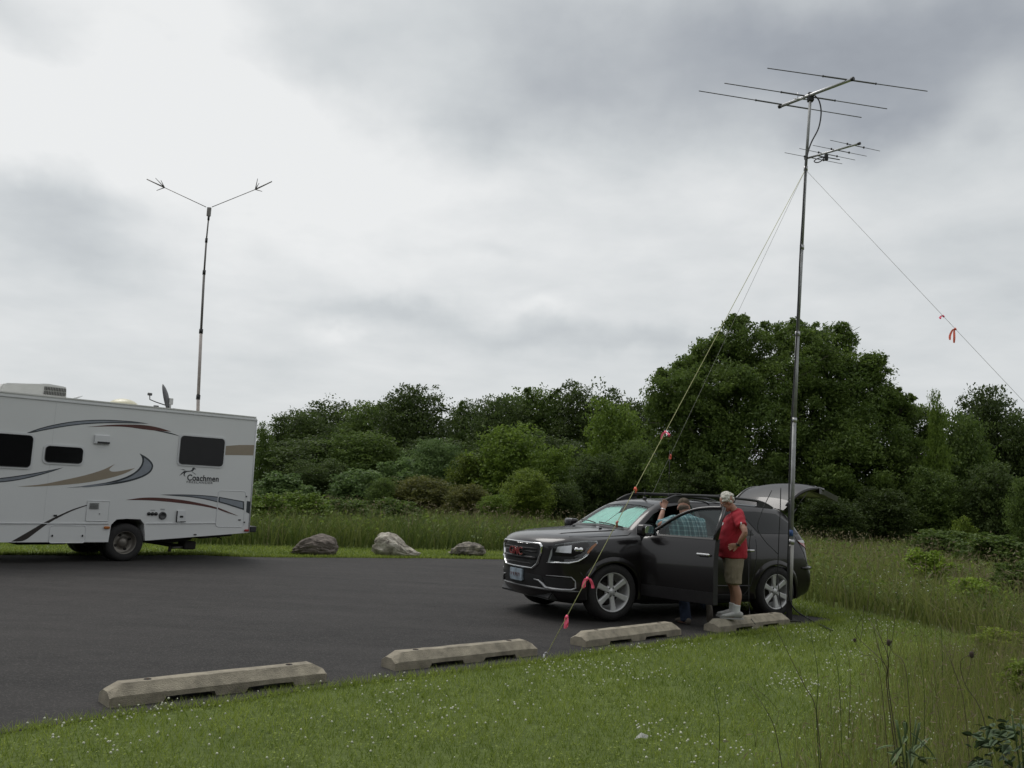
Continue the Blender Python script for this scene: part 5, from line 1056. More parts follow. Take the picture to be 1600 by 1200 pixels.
mr = to_hinge(finish('side_mirror', bm, paint, DOOR, auto=40)); bm = bmesh.new(); prism(bm, [(p[0], p[1]) for p in rrect(1.0, 1.175, 1.19, 1.295, .03)], .815, .823, axes='yz'); to_hinge(finish('mirror_glass', bm, M('mirror', (.5, .5, .5), .05, 1.0), mr))
bm = bmesh.new(); box(bm, (.45, .83, .92), (.75, .04, .07), .02); box(bm, (.3, .83, 1.0), (.12, .03, .05), .01); to_hinge(finish('door_trim', bm, inner, DOOR))
bm = bmesh.new(); box(bm, (.90, -1.09, 1.235), (.15, .23, .155), .04, seg=3); tube(bm, [(.90, -.93, 1.18), (.90, -1.02, 1.19)], .03, 8); finish('side_mirror', bm, paint, CAR, auto=40)
# passenger side window glass
patch('window', FWIN, f_right, gl_c, CAR, .07, .0, .004)
# ---- open up the shell
def cyl_cut(cx, s):
    bm = bmesh.new(); r = bmesh.ops.create_cone(bm, segments=40, radius1=.432, radius2=.432, depth=.56, cap_ends=True); bmesh.ops.rotate(bm, matrix=Matrix.Rotation(R(90), 3, 'X'), verts=bm.verts); bmesh.ops.translate(bm, vec=(cx, s*.90, .375), verts=bm.verts); return bm
cuts = [cyl_cut(cx, s) for cx in (1.51, -1.51) for s in (1, -1)]
cab = bmesh.new(); lv = []
for z, xs, y in ((.40, (-2.9, 1.0), .80), (1.12, (-2.9, 1.12), .86), (1.20, (-2.9, 1.02), .84), (1.57, (-2.9, .50), .57), (1.60, (-2.9, .35), .52)):
    lv.append([cab.verts.new((xs[0], -y, z)), cab.verts.new((xs[1], -y, z)), cab.verts.new((xs[1], y, z)), cab.verts.new((xs[0], y, z))])
for A, B in zip(lv, lv[1:]):
    for k in range(4): cab.faces.new((A[k], A[(k+1) % 4], B[(k+1) % 4], B[k]))
cab.faces.new(lv[0]); cab.faces.new(lv[-1])
# tailgate opening keeps side pillars: narrow the cavity at the tail
cuts.append(cab)
bm = bmesh.new(); prism(bm, FDOOR, .45, 1.4); cuts.append(bm)
bm = bmesh.new(); prism(bm, FWIN, -1.4, -.45); cuts.append(bm)
bm = bmesh.new(); prism(bm, WS, .25, 1.35, axes='yz'); cuts.append(bm)
boolean(car_body, cuts)
car_body.data.polygons.foreach_set('use_smooth', [True]*len(car_body.data.polygons)); car_body.data.set_sharp_from_angle(angle=R(32))
# inner well liners and underside
bm = bmesh.new(); box(bm, (0, 0, .30), (4.4, 1.3, .14), .03); box(bm, (0, 0, .22), (1.7, 1.5, .05)); tube(bm, [(1.51, -.8, .39), (1.51, .8, .39)], .05, 8); tube(bm, [(-1.51, -.8, .39), (-1.51, .8, .39)], .05, 8); finish('underbody', bm, under, CAR)
# cabin
bm = bmesh.new()
def seat(bm, x, y, w=.50):
    box(bm, (x, y, .62), (.50, w, .18), .05, seg=3)
    vs2 = box(bm, (0, 0, 0), (.16, w, .66), .05, seg=3); bmesh.ops.rotate(bm, cent=(0, 0, 0), matrix=Matrix.Rotation(R(-14), 3, 'Y'), verts=vs2); bmesh.ops.translate(bm, vec=(x-.30, y, .98), verts=vs2)
    box(bm, (x-.40, y, 1.40), (.09, w*.5, .17), .03, seg=3)
for x, y in ((.25, .38), (.25, -.38)): seat(bm, x, y)
finish('front_seat', bm, M('seat_leather', (.035, .033, .032), .7), CAR, smooth=False)
bm = bmesh.new(); seat(bm, -.75, 0, 1.25); finish('rear_bench', bm, M('seat_leather', (.035, .033, .032), .7), CAR)
bm = bmesh.new(); prism(bm, [(1.06, .45), (1.08, 1.14), (.86, 1.14), (.74, 1.08), (.78, .92), (.95, .75), (.95, .45)], -.79, .79); box(bm, (.35, 0, .60), (.9, .24, .34), .03); finish('dashboard', bm, inner, CAR)
bm = bmesh.new(); c = Vector((.62, .38, 1.02)); tube(bm, [c+Vector((math.cos(a)*.06, math.sin(a)*.19, 0))+Vector((0, 0, math.cos(a)*.18)) for a in np.linspace(0, 2*math.pi, 24, endpoint=False)], .014, 6, closed=True); tube(bm, [c, c+Vector((.18, 0, -.06))], .04, 8); finish('steering_wheel', bm, inner, CAR)
# folding sunshade behind the glass
SH = bpy.data.objects.new('sunshade', None); COL.objects.link(SH); SH.location = CW @ Vector((.9, 0, 1.24)); SH.rotation_euler = CAR.rotation_euler; tag(SH, 'silvery turquoise folding sunshade spread behind the windshield', 'sunshade')
shm = M('sunshade_foil', (.50, .93, .83), .5, .0, var=.06, scale=5)
for y0, y1 in ((-.66, -.02), (.0, .64)):
    bm = bmesh.new(); nf = 12; P0 = []
    for i in range(nf+1):
        y = y0+(y1-y0)*i/nf; row = []
        ztop = 1.545+.035*math.sin(i/nf*math.pi)-(.10*max(0, (.18-abs(y))/.18))
        for j in range(9):
            z = 1.268-.02*(abs(y)/.66)+(ztop-1.25)*j/8; p, n = f_front(max(-.54-.20*(1-j/8), min(.54+.20*(1-j/8), y*(1-.17*j/8))), z); row.append(p - n*(.035+.012*(i % 2)))
        P0.append([bm.verts.new(q - Vector((.9, 0, 1.24))) for q in row])
    for A, B in zip(P0, P0[1:]):
        for k in range(8): bm.faces.new((A[k], A[k+1], B[k+1], B[k]))
    r = bmesh.ops.solidify(bm, geom=bm.faces[:], thickness=.004); o = finish('shade_panel', bm, shm, SH)
# wheels
rimm = M('alloy', (.58, .58, .58), .38, .35, var=.08, scale=12)
def car_wheel(x, s, steer=0.0):
    root = bpy.data.objects.new('wheel', None); link(root, CAR); root.location = (x, s*.865, .385); root.rotation_euler = (0, 0, steer+(0 if s > 0 else math.pi))
    t = wheel(root, 'tyre', (0, 0, 0), .385, .25, .263)
    bm = bmesh.new(); lathe(bm, [(.270, .10), (.268, .120), (.258, .124), (.246, .112), (.240, .05), (.232, -.08), (.20, -.09)], 'y', 44)
    finish('rim', bm, rimm, root, smooth=True)
    bm = bmesh.new()
    for k in range(6):
        a = R(60*k+22); ca, sa = math.cos(a), math.sin(a)
        prof = [(.045, .026, .088), (.10, .029, .094), (.17, .033, .102), (.236, .039, .112)]
        V = []
        for r_, hw, y in prof:
            V.append([bm.verts.new((r_*ca-w_*sa, yy, r_*sa+w_*ca)) for w_, yy in ((-hw, y-.035), (-hw, y-.006), (-hw*.72, y), (hw*.72, y), (hw, y-.006), (hw, y-.035))])
        for A, B in zip(V, V[1:]):
            for q in range(6): bm.faces.new((A[q], A[(q+1) % 6], B[(q+1) % 6], B[q]))
        bm.faces.new(V[0]); bm.faces.new(V[-1])
    sp = finish('spokes', bm, rimm, root, auto=30)
    bm = bmesh.new(); lathe(bm, [(.001, .108), (.026, .107), (.034, .100), (.04, .092), (.085, .082), (.095, .055)], 'y', 30); finish('hub_cap', bm, rimm, root, smooth=True); sp.scale = (1.09, 1, 1.09)
    for k in range(6):
        a = R(60*k+52); bm = bmesh.new(); lathe(bm, [(.001, .094), (.010, .094), (.012, .078)], 'y', 8); o = finish('lug_nut', bm, under, root); o.location = (.058*math.cos(a), 0, .058*math.sin(a))
    bm = bmesh.new(); lathe(bm, [(.001, .0), (.165, .0), (.165, -.02)], 'y', 32); finish('brake_disc', bm, M('disc', (.07, .065, .06), .5, .6), root)
    bm = bmesh.new(); lathe(bm, [(.001, -.09), (.24, -.09)], 'y', 24); finish('wheel_back', bm, under, root)
    return root
car_wheel(1.51, 1, R(-4)); car_wheel(-1.51, 1); car_wheel(1.51, -1, R(-4)); car_wheel(-1.51, -1)
# rear bumper step
bm = bmesh.new(); pts = [f_rcorner(a, .74, 1) for a in (66, 58, 48, 36, 22, 10)]+[f_rcorner(a, .74, -1) for a in (10, 22, 36, 48, 58, 66)]; tube(bm, [Vector((p.x, p.y, .74))+n*.01 for p, n in pts], [.012]+[.03]*10+[.012], 8); finish('bumper_step', bm, paint, CAR, smooth=True)
# ---- tailgate, raised
TG = bpy.data.objects.new('tailgate', None); link(TG, CAR); TG.location = (-2.02, 0, 1.665); TG.rotation_euler = (0, R(8.5), 0); TG['label'] = 'raised tailgate with its rear glass'
def gate_pt(t, y):                          # t along the gate 0 (hinge) .. 1 (lower edge); returns position and outward normal
    prof = catmull([(0, 0, 0), (-.20, 0, .17), (-.50, 0, .29), (-.84, 0, .30), (-1.12, 0, .19), (-1.36, 0, .085)], 10); k = t*(len(prof)-1); i = min(int(k), len(prof)-2); p = prof[i].lerp(prof[i+1], k-i); d = (prof[i+1]-prof[i]).normalized(); n = Vector((-d.z, 0, d.x)); n = -n if n.z < 0 else n
    return Vector((p.x+.10*abs(y/.7)**2.6*t, y, p.z-.07*abs(y/.7)**2.5)), n
def gate_sheet(name, t0, t1, w0, w1, th, mat, off=0.0, nt=10, ny=14, parent=None, inner_m=None):
    bm = bmesh.new(); G1, G2 = [], []
    for i in range(nt+1):
        t = t0+(t1-t0)*i/nt; w = w0+(w1-w0)*i/nt; r1, r2 = [], []
        for j in range(ny+1):
            y = -w+2*w*j/ny; p, n = gate_pt(t, y); r1.append(bm.verts.new(p+n*off)); r2.append(bm.verts.new(p+n*(off-th)))
        G1.append(r1); G2.append(r2)
    for i in range(nt):
        for j in range(ny): bm.faces.new((G1[i][j], G1[i][j+1], G1[i+1][j+1], G1[i+1][j])); f = bm.faces.new((G2[i][j], G2[i+1][j], G2[i+1][j+1], G2[i][j+1])); f.material_index = 1
    for i in range(nt):
        for j in (0, ny): bm.faces.new((G1[i][j], G1[i+1][j], G2[i+1][j], G2[i][j]))
    for j in range(ny):
        for i in (0, nt): bm.faces.new((G1[i][j], G1[i][j+1], G2[i][j+1], G2[i][j]))
    return finish(name, bm, [mat, inner_m or mat], parent or TG, auto=40)
gate_in = M('gate_trim', (.11, .105, .11), .6, var=.1)
gate_sheet('spoiler', 0, .16, .60, .66, .05, paint, 0, 3, 12, inner_m=gate_in)
gate_sheet('rear_glass', .16, .60, .56, .66, .006, M('gate_glass', (.045, .045, .048), .42, var=.05, spec=.35), -.006, 10, 12)
for s in (1, -1):
    bm = bmesh.new(); pts = [gate_pt(t, s*(.60+.1*t))[0]-Vector((0, 0, .02)) for t in np.linspace(.10, .66, 12)]; tube(bm, pts, .032, 8); finish('gate_frame', bm, paint, TG, smooth=True)
    bm = bmesh.new(); a = gate_pt(.42, s*.68)[0]; b = Vector((.0, s*.60, -.28)); tube(bm, [b, b.lerp(a-Vector((0, 0, .04)), .5)], .013, 8); tube(bm, [b.lerp(a, .45), a-Vector((0, 0, .04))], .007, 6); finish('gas_strut', bm, blackp, TG)
gate_sheet('lower_panel', .58, 1.0, .70, .60, .09, paint, 0, 8, 12, inner_m=gate_in)
gate_sheet('chrome_strip', .72, .745, .40, .40, .02, chrome, .02, 2, 10)
for s in (1, -1):
    pass
gate_sheet('gate_plate', .80, .92, .17, .17, .01, M('plate_blue', (.30, .36, .42), .5), .012, 2, 2)
gate_sheet('trim_patch', .66, .90, .30, .30, .012, M('trim_pale', (.42, .40, .39), .5), -.088, 4, 6)
# roof whip antennas
def whip(x, y, h, label, top=None):
    p = f_top(x, y)[0]; o0 = CW @ p; bm = bmesh.new(); lathe(bm, [(.001, .035), (.02, .035), (.032, .012), (.035, -.002), (.001, -.002)], 'z', 14); tube(bm, [(0, 0, .03), (0, 0, .11)], .013, 8); tube(bm, [(0, 0, .11), (.002, 0, h)], .0055, 5)
    tube(bm, [(0, 0, h*.50), (0, 0, h*.56)], .009, 6); o = finish('whip_antenna', bm, blackp); o.location = o0; return tag(o, label, 'antenna', 'antennas on the vehicle roof')
whip(.18, .45, .75, 'thin tall whip antenna on the vehicle roof above the bending man'); whip(.30, .02, .15, 'short stub antenna on the vehicle roof near the windshield')

# ================================================================== PEOPLE
skin = M('skin', (.36, .19, .135), .55, var=.08, scale=18, bump=.1, bscale=90); skin2 = M('skin_pale', (.42, .24, .17), .55, var=.08, scale=18)
def loft(bm, pts, rad, ref=(0, 1, 0), n=16, sub=3):
    """closed limb through pts; rad = (half width along ref, half depth)"""
    P = [Vector(p) for p in pts]; Rr = [Vector((r[0], r[1], 0)) if isinstance(r, tuple) else Vector((r, r, 0)) for r in rad]
    if sub > 1: P = catmull(P, sub); Rr = catmull(Rr, sub)
    ref = Vector(ref); rings = []
    for i, p in enumerate(P):
        t = (P[min(i+1, len(P)-1)]-P[max(i-1, 0)]).normalized(); a = (ref-t*ref.dot(t)).normalized(); b = t.cross(a)
        rings.append([bm.verts.new(p+a*math.cos(2*math.pi*k/n)*abs(Rr[i].x)+b*math.sin(2*math.pi*k/n)*abs(Rr[i].y)) for k in range(n)])
    for A, B in zip(rings, rings[1:]):
        for k in range(n): bm.faces.new((A[k], A[(k+1) % n], B[(k+1) % n], B[k]))
    for q, i, j in ((rings[0], 0, 1), (rings[-1], -1, -2)):
        c = bm.verts.new(P[i]+(P[i]-P[j]).normalized()*min(Rr[i].x, Rr[i].y)*.55)
        for k in range(n): bm.faces.new((q[k], q[(k+1) % n], c))
def ell(bm, c, r, rot=None):
    q = bmesh.ops.create_uvsphere(bm, u_segments=20, v_segments=12, radius=1)['verts']; bmesh.ops.scale(bm, vec=r, verts=q)
    if rot is not None: bmesh.ops.rotate(bm, cent=(0, 0, 0), matrix=rot, verts=q)
    bmesh.ops.translate(bm, vec=c, verts=q)
def fuse(name, bm, mat, parent, voxel=.008, smooth_it=2, wrinkle=0.0, cuts=()):
    """melt overlapping volumes into one continuous skin"""
    o = finish(name, bm, mat, parent); md = o.modifiers.new('r', 'REMESH'); md.mode = 'VOXEL'; md.voxel_size = voxel; md.use_smooth_shade = True
    sm = o.modifiers.new('s', 'SMOOTH'); sm.iterations = smooth_it; sm.factor = .5; bpy.context.view_layer.update(); evaluated(o)
    me = o.data
    if cuts or wrinkle:
        b = bmesh.new(); b.from_mesh(me)
        if wrinkle:
            b.normal_update()
            for v in b.verts:
                p = v.co; f = noise.noise(Vector((p.x*7, p.y*7, p.z*3.2)))+.6*noise.noise(Vector((p.x*16+p.z*9, p.y*16, p.z*11))); v.co += v.normal*wrinkle*f
        b.to_mesh(me); b.free()
    me.polygons.foreach_set('use_smooth', [True]*len(me.polygons)); return o
def hand(bm, wrist, palm_dir, side_dir, curl, spread=1.0, s=1.0, thumb=1):
    """palm, four bent fingers of unequal length and a thumb leaving the side of the palm"""
    w = Vector(wrist); d = Vector(palm_dir).normalized(); sd_ = Vector(side_dir); sd_ = (sd_-d*sd_.dot(d)).normalized(); nn = d.cross(sd_)*thumb
    k = w+d*.085*s; loft(bm, [w-d*.01, w+d*.03*s, w+d*.06*s, k], [(.026*s, .018*s), (.034*s, .017*s), (.040*s, .015*s), (.040*s, .012*s)], sd_, 12, 2)
    for i, (off, ln) in enumerate(((-.031, .066), (-.011, .076), (.010, .072), (.030, .056))):
        b = k+sd_*off*s-d*.01; fd = (d+sd_*off*3*spread).normalized(); p = [b]; a = 0
        for seg_ in (.45, .32, .23): a += curl; v = fd*math.cos(a)+nn*math.sin(a); p.append(p[-1]+v*ln*seg_*s)
        loft(bm, p, [.0100*s, .0096*s, .0088*s, .0070*s], sd_, 8, 2)
    b = w+d*.028*s-sd_*.026*s; tdv = (d*.75-sd_*.75+nn*.25).normalized(); loft(bm, [b, b+tdv*.035*s, b+tdv*.035*s+(tdv+d*.8).normalized()*.034*s], [.014*s, .0115*s, .0085*s], nn, 8, 2)
def head(bm, c, tilt, yaw=0.0, s=1.0):
    """skull, jaw, nose, brow, ears; face looks along +X before tilt (down) and yaw"""
    Rm = Matrix.Rotation(yaw, 3, 'Z') @ Matrix.Rotation(tilt, 3, 'Y'); T = lambda v: Vector(c)+Rm @ (Vector(v)*s)
    ell(bm, T((-.012, 0, .03)), (.098*s, .078*s, .092*s), Rm); ell(bm, T((.018, 0, -.035)), (.072*s, .060*s, .078*s), Rm); ell(bm, T((.045, 0, -.085)), (.036*s, .036*s, .030*s), Rm)
    loft(bm, [T((.082, 0, .018)), T((.100, 0, -.010)), T((.108, 0, -.026)), T((.088, 0, -.036))], [(.009*s, .010*s), (.012*s, .012*s), (.016*s, .013*s), (.014*s, .008*s)], Rm @ Vector((0, 1, 0)), 10, 2)
    for y in (-.03, .03): ell(bm, T((.070, y, .026)), (.018*s, .024*s, .010*s), Rm); ell(bm, T((.052, y*1.25, -.02)), (.026*s, .022*s, .024*s), Rm)
    ell(bm, T((.083, 0, -.060)), (.012*s, .024*s, .006*s), Rm); ell(bm, T((.080, 0, -.071)), (.012*s, .020*s, .007*s), Rm)
    for y in (-1, 1): ell(bm, T((-.010, y*.078, -.008)), (.018*s, .010*s, .031*s), Rm)
    return T, Rm
def face_bits(T, Rm, par, s=1.0, glasses=False):
    for y in (-.030, .030):
        bm = bmesh.new(); ell(bm, T((.077, y, .006)), (.010*s, .013*s, .008*s), Rm); e = finish('eye', bm, M('eye_white', (.6, .57, .53), .3), par, smooth=True)
        bm = bmesh.new(); ell(bm, T((.0865, y, .005)), (.002*s, .005*s, .005*s), Rm); finish('iris', bm, M('iris', (.03, .03, .03), .2), e, smooth=True)
    bm = bmesh.new(); ell(bm, T((.0945, 0, -.066)), (.003*s, .020*s, .0025*s), Rm); finish('mouth', bm, M('lips', (.16, .06, .05), .5), par, smooth=True)
# ---- man in the red shirt (local X = the way he faces, Y = his left)
sa_, sb_ = gnd(1126, 989), gnd(1233, 976); sd0 = (sb_-sa_).normalized(); mp = sa_ + sd0*.41 + Vector((-sd0.y, sd0.x, 0))*.11; MAN = empty('person', (mp.x, mp.y, .152), R(172), 'white haired man in red shirt and khaki shorts with hands on hips', 'person')
bm = bmesh.new()
for s, ax, kx in ((1, -.055, -.02), (-1, -.02, .0)):
    loft(bm, [(-.02, s*.095, .90), (-.005, s*.10, .72), (kx+.01, s*.105, .52), (kx-.01, s*.108, .46), (kx-.045, s*.112, .34), (ax-.01, s*.115, .20), (ax, s*.118, .09)], [(.088, .10), (.080, .088), (.060, .066), (.056, .060), (.052, .062), (.038, .043), (.034, .040)], (0, 1, 0), 14, 3)
    loft(bm, [(ax-.06, s*.118, .045), (ax+.0, s*.12, .060), (ax+.08, s*.125, .042), (ax+.17, s*.135, .030), (ax+.20, s*.137, .026)], [(.030, .034), (.036, .040), (.042, .028), (.044, .020), (.034, .014)], (0, 1, 0), 12, 2)
loft(bm, [(-.01, 0, .84), (-.005, 0, .95), (.02, 0, 1.08), (.01, 0, 1.22), (-.03, 0, 1.36), (-.055, 0, 1.46), (-.045, 0, 1.52)], [(.155, .125), (.165, .150), (.165, .160), (.165, .142), (.185, .118), (.160, .088), (.075, .065)], (0, 1, 0), 22, 3)
loft(bm, [(-.045, 0, 1.50), (-.012, 0, 1.555), (.03, 0, 1.60)], [(.060, .060), (.055, .056), (.055, .060)], (0, 1, 0), 14, 3)
HT, HR = head(bm, (.085, 0, 1.655), R(34), 0.0, 1.06)
armsL = [(-.04, .185, 1.455), (-.085, .30, 1.345), (-.125, .385, 1.245), (-.09, .345, 1.15), (-.045, .265, 1.055)]; armsR = [(-.04, -.185, 1.455), (-.13, -.29, 1.365), (-.215, -.36, 1.28), (-.19, -.30, 1.17), (-.15, -.215, 1.07)]
AR = [(.056, .058), (.046, .048), (.040, .042), (.041, .038), (.026, .022)]
for A_ in (armsL, armsR): loft(bm, A_, AR, (1, 0, 0), 14, 3)
hand(bm, (-.045, .265, 1.055), (.75, -.12, -.22), (.15, .1, .97), .42, 1.3, 1.08, thumb=-1)
hand(bm, (-.15, -.215, 1.07), (.2, .55, -.35), (.1, .1, -.97), .35, 1.0, 1.05, thumb=1)
mb_ = fuse('body', bm, skin, MAN, .0065, 2); face_bits(HT, HR, mb_, 1.06)
bm = bmesh.new()
loft(bm, [(-.006, 0, .865), (-.004, 0, .95), (.014, 0, 1.08), (.012, 0, 1.20), (-.018, 0, 1.32), (-.048, 0, 1.42), (-.058, 0, 1.495), (-.045, 0, 1.54)], [(.205, .205), (.205, .212), (.205, .222), (.200, .205), (.205, .172), (.205, .143), (.168, .105), (.080, .075)], (0, 1, 0), 26, 3)
for A_, s in ((armsL, 1), (armsR, -1)):
    a, b = Vector(A_[0]), Vector(A_[2]); e = a.lerp(b, .60); loft(bm, [a-(b-a)*.12+Vector((0, 0, .005)), a.lerp(b, .25), e], [(.078, .074), (.078, .072), (.080, .068)], (1, 0, 0), 16, 3)
shirt = fuse('shirt', bm, M('red_cotton', (.34, .012, .026), .85, var=.14, scale=7, bump=.15, bscale=300), MAN, .0075, 2, .012)
bm = bmesh.new(); tube(bm, [(-.045+.074*math.cos(a), .074*math.sin(a), 1.535-.020*math.cos(a)) for a in np.linspace(0, 2*math.pi, 24, endpoint=False)], .007, 6, closed=True); finish('collar', bm, M('red_rib', (.22, .008, .018), .9), shirt, smooth=True)
def onto(o, pts, dirv, off=.003):            # drop print points onto a garment
    b = bmesh.new(); b.from_mesh(o.data); t = BVHTree.FromBMesh(b); out = []
    for p in pts: h, n, i, d = t.ray_cast(Vector(p)-Vector(dirv)*1.0, Vector(dirv)); out.append((h+n*off) if h else Vector(p))
    b.free(); return out
for cx_, cz_, r, dv, c0 in ((.0, 1.335, .042, (-1, 0, 0), 'chest'), (-.075, 1.365, .020, (0, -1, 0), 'sleeve'), (-.07, 1.335, .016, (0, -1, 0), 'sleeve')):
    ring = [(Vector((1, .045+r*math.cos(a), cz_+r*.8*math.sin(a))) if c0 == 'chest' else Vector((cx_+r*.6*math.cos(a), 1, cz_+r*math.sin(a)))) for a in np.linspace(0, 2*math.pi, 12, endpoint=False)]; q = onto(shirt, ring+[sum(ring, Vector())/12], dv)
    bm = bmesh.new(); vv = [bm.verts.new(p) for p in q]
    for i in range(12): bm.faces.new((vv[i], vv[(i+1) % 12], vv[12]))
    finish('shirt_print', bm, M('print_white', (.6, .58, .58), .7), shirt)
bm = bmesh.new(); loft(bm, [(-.012, 0, .98), (-.012, 0, .90), (-.012, 0, .84), (-.014, 0, .79)], [(.175, .158), (.178, .162), (.176, .158), (.150, .140)], (0, 1, 0), 24, 2)
for s in (1, -1): loft(bm, [(-.012, s*.088, .86), (-.012, s*.096, .74), (-.014, s*.104, .60), (-.016, s*.108, .50)], [(.098, .148), (.100, .132), (.097, .115), (.098, .108)], (0, 1, 0), 18, 3)
sh = fuse('shorts', bm, M('khaki', (.225, .185, .135), .9, var=.12, scale=8, bump=.2, bscale=250), MAN, .0075, 2, .010)
bm = bmesh.new()
for s in (1,): prism(bm, [(-.06, .58), (.03, .58), (.03, .70), (-.06, .70)], .196, .206); 
finish('cargo_pocket', bm, M('khaki', (.225, .185, .135)), sh)
hairm = M('white_hair', (.60, .58, .52), .8, var=.25, scale=40, bump=.8, bscale=120)
bm = bmesh.new(); s_ = 1.06
for k in range(90):                          # short overlapping locks over crown, sides and nape
    a = random.uniform(-2.2, 2.2)+math.pi; e = random.uniform(-.55, 1.5); d = Vector((math.cos(a)*math.cos(e)*.9, math.sin(a)*math.cos(e)*.80, math.sin(e)*.92)); p = Vector((-.016, 0, .032))+d*.104
    if p.x > .040 and p.z < .100: continue
    if abs(p.y) > .04 and p.z < .03 and p.x > -.02: continue
    ell(bm, HT(p), (random.uniform(.020, .030)*s_, random.uniform(.018, .026)*s_, random.uniform(.018, .028)*s_), HR)
fuse('hair', bm, hairm, mb_, .006, 1, .003)
bm = bmesh.new()
for y in (-.030, .030): tube(bm, [HT((.098, y+.019*math.cos(a), .006+.015*math.sin(a))) for a in np.linspace(0, 2*math.pi, 14, endpoint=False)], .0016, 5, closed=True)
for y in (-1, 1): tube(bm, [HT((.098, y*.049, .010)), HT((.04, y*.076, .012)), HT((-.015, y*.082, .010))], .0018, 5)
finish('glasses', bm, steel, mb_)
bm = bmesh.new(); w0 = Vector((-.045, .265, 1.055)); d = (w0-Vector((-.09, .345, 1.15))).normalized(); c0 = w0-d*.012; a1 = d.orthogonal().normalized(); b1 = d.cross(a1); tube(bm, [c0+a1*.031*math.cos(a)+b1*.029*math.sin(a) for a in np.linspace(0, 2*math.pi, 18, endpoint=False)], .008, 6, closed=True); ell(bm, c0+Vector((0, .031, .0)), (.018, .006, .018)); finish('wristwatch', bm, blackp, MAN, smooth=True)
MAN.scale = (.92, .92, .92)
sockm = M('sock_white', (.62, .62, .62), .9, var=.06, bump=.3, bscale=200); shoem = M('shoe_white', (.36, .36, .35), .7, var=.12, scale=25)
for s, ax, kx in ((1, -.055, -.02), (-1, -.02, .0)):
    bm = bmesh.new(); loft(bm, [(ax-.005, s*.1165, .20), (ax, s*.117, .14), (ax, s*.118, .08)], [(.045, .050), (.042, .047), (.044, .052)], (0, 1, 0), 16, 3); finish('sock', bm, sockm, MAN, smooth=True)
    bm = bmesh.new(); loft(bm, [(ax-.075, s*.118, .055), (ax-.02, s*.119, .070), (ax+.05, s*.122, .062), (ax+.12, s*.130, .048), (ax+.185, s*.137, .038), (ax+.215, s*.139, .032)], [(.036, .040), (.044, .052), (.048, .044), (.052, .032), (.047, .026), (.030, .018)], (0, 1, 0), 16, 3)
    sho = fuse('shoe', bm, shoem, MAN, .007, 1); bm = bmesh.new(); prism(bm, [(ax+x, s*.118+(y+.012*(x > .05)) * 1.0) for x, y in ((-.105, -.02), (-.10, .02), (-.06, .042), (.05, .046), (.13, .054), (.20, .045), (.235, .015), (.235, -.02), (.19, -.05), (.1, -.052), (.0, -.042), (-.07, -.042))], .0, .022, axes='xy'); finish('sole', bm, M('sole', (.35, .35, .34), .8), sho)
    bm = bmesh.new()
    for i in range(4): x = ax+.055+i*.022; tube(bm, [(x, s*.122-.022, .096-i*.009), (x, s*.124, .104-i*.010), (x, s*.126+.022, .096-i*.009)], .004, 5)
    finish('laces', bm, M('lace', (.25, .26, .28), .8), sho)
# ---- man leaning in at the open door, seen from behind (world-oriented: local X = into the car)
mb2 = at(1077, 880, 12.27); yaw2 = math.atan2(.879, -.477)-R(8); BEN = empty('person', (mb2.x, 12.27, 0), yaw2, 'man in teal plaid shirt and cap leaning in behind the open front door', 'person')
bpy.context.view_layer.update(); BI = BEN.matrix_world.inverted()
gripW = at(1038, 789, 12.78); grip = BI @ gripW; elbow = BI @ at(1030, 820, 12.60)
bm = bmesh.new()
loft(bm, [(.02, 0, .88), (.0, 0, 1.0), (.02, 0, 1.14), (.06, 0, 1.28), (.10, 0, 1.40), (.12, 0, 1.46)], [(.17, .13), (.175, .14), (.18, .135), (.205, .13), (.175, .10), (.07, .07)], (0, 1, 0), 20, 3)
loft(bm, [(.11, 0, 1.44), (.14, -.01, 1.50), (.16, -.01, 1.54)], [.062, .058, .058], (0, 1, 0), 14, 2)
HT2, HR2 = head(bm, (.20, -.02, 1.57), R(20), R(-38), 1.05)
sL = Vector((.09, .215, 1.385)); sR = Vector((.09, -.225, 1.375))
AL = [sL, sL.lerp(elbow, .55)+Vector((0, .02, .0)), elbow, elbow.lerp(grip, .5), grip-(grip-elbow).normalized()*.075]; loft(bm, AL, [(.055, .055), (.048, .048), (.042, .042), (.040, .036), (.027, .023)], (1, 0, 0), 14, 3)
ARM = [sR, (.16, -.30, 1.20), (.22, -.30, 1.10), (.36, -.22, 1.06), (.46, -.16, 1.05)]; loft(bm, ARM, [(.055, .055), (.046, .046), (.042, .042), (.036, .034), (.026, .022)], (0, 0, 1), 14, 3)
ud = (grip-elbow).normalized(); hand(bm, grip-ud*.075, ud, BI.to_3x3() @ Vector((1, .1, 0)), .38, 1.2, 1.08, thumb=-1)
hand(bm, (.46, -.16, 1.05), (.9, .3, 0), (0, 0, 1), .4, 1, 1.0)
for s in (1, -1):
    if s > 0: L_ = [(.0, .09, .92), (.0, .10, .72), (.03, .105, .52), (.02, .105, .44), (-.07, .11, .28), (-.12, .11, .09)]; ft = (-.12, .11, 0)
    else: L_ = [(.0, -.09, .92), (.10, -.12, .72), (.22, -.16, .55), (.20, -.165, .48), (-.02, -.17, .36), (-.20, -.17, .27)]; ft = None
    loft(bm, L_, [(.088, .10), (.078, .086), (.060, .064), (.056, .058), (.046, .050), (.036, .040)], (0, 1, 0), 14, 3)
    if ft: loft(bm, [(-.19, .11, .05), (-.12, .112, .06), (-.03, .118, .042), (.07, .125, .03)], [(.032, .036), (.038, .040), (.042, .028), (.034, .016)], (0, 1, 0), 12, 2)
    else: loft(bm, [(-.20, -.17, .30), (-.235, -.17, .24), (-.25, -.17, .16), (-.24, -.17, .09)], [(.034, .038), (.038, .036), (.042, .026), (.032, .016)], (0, 1, 0), 12, 2)
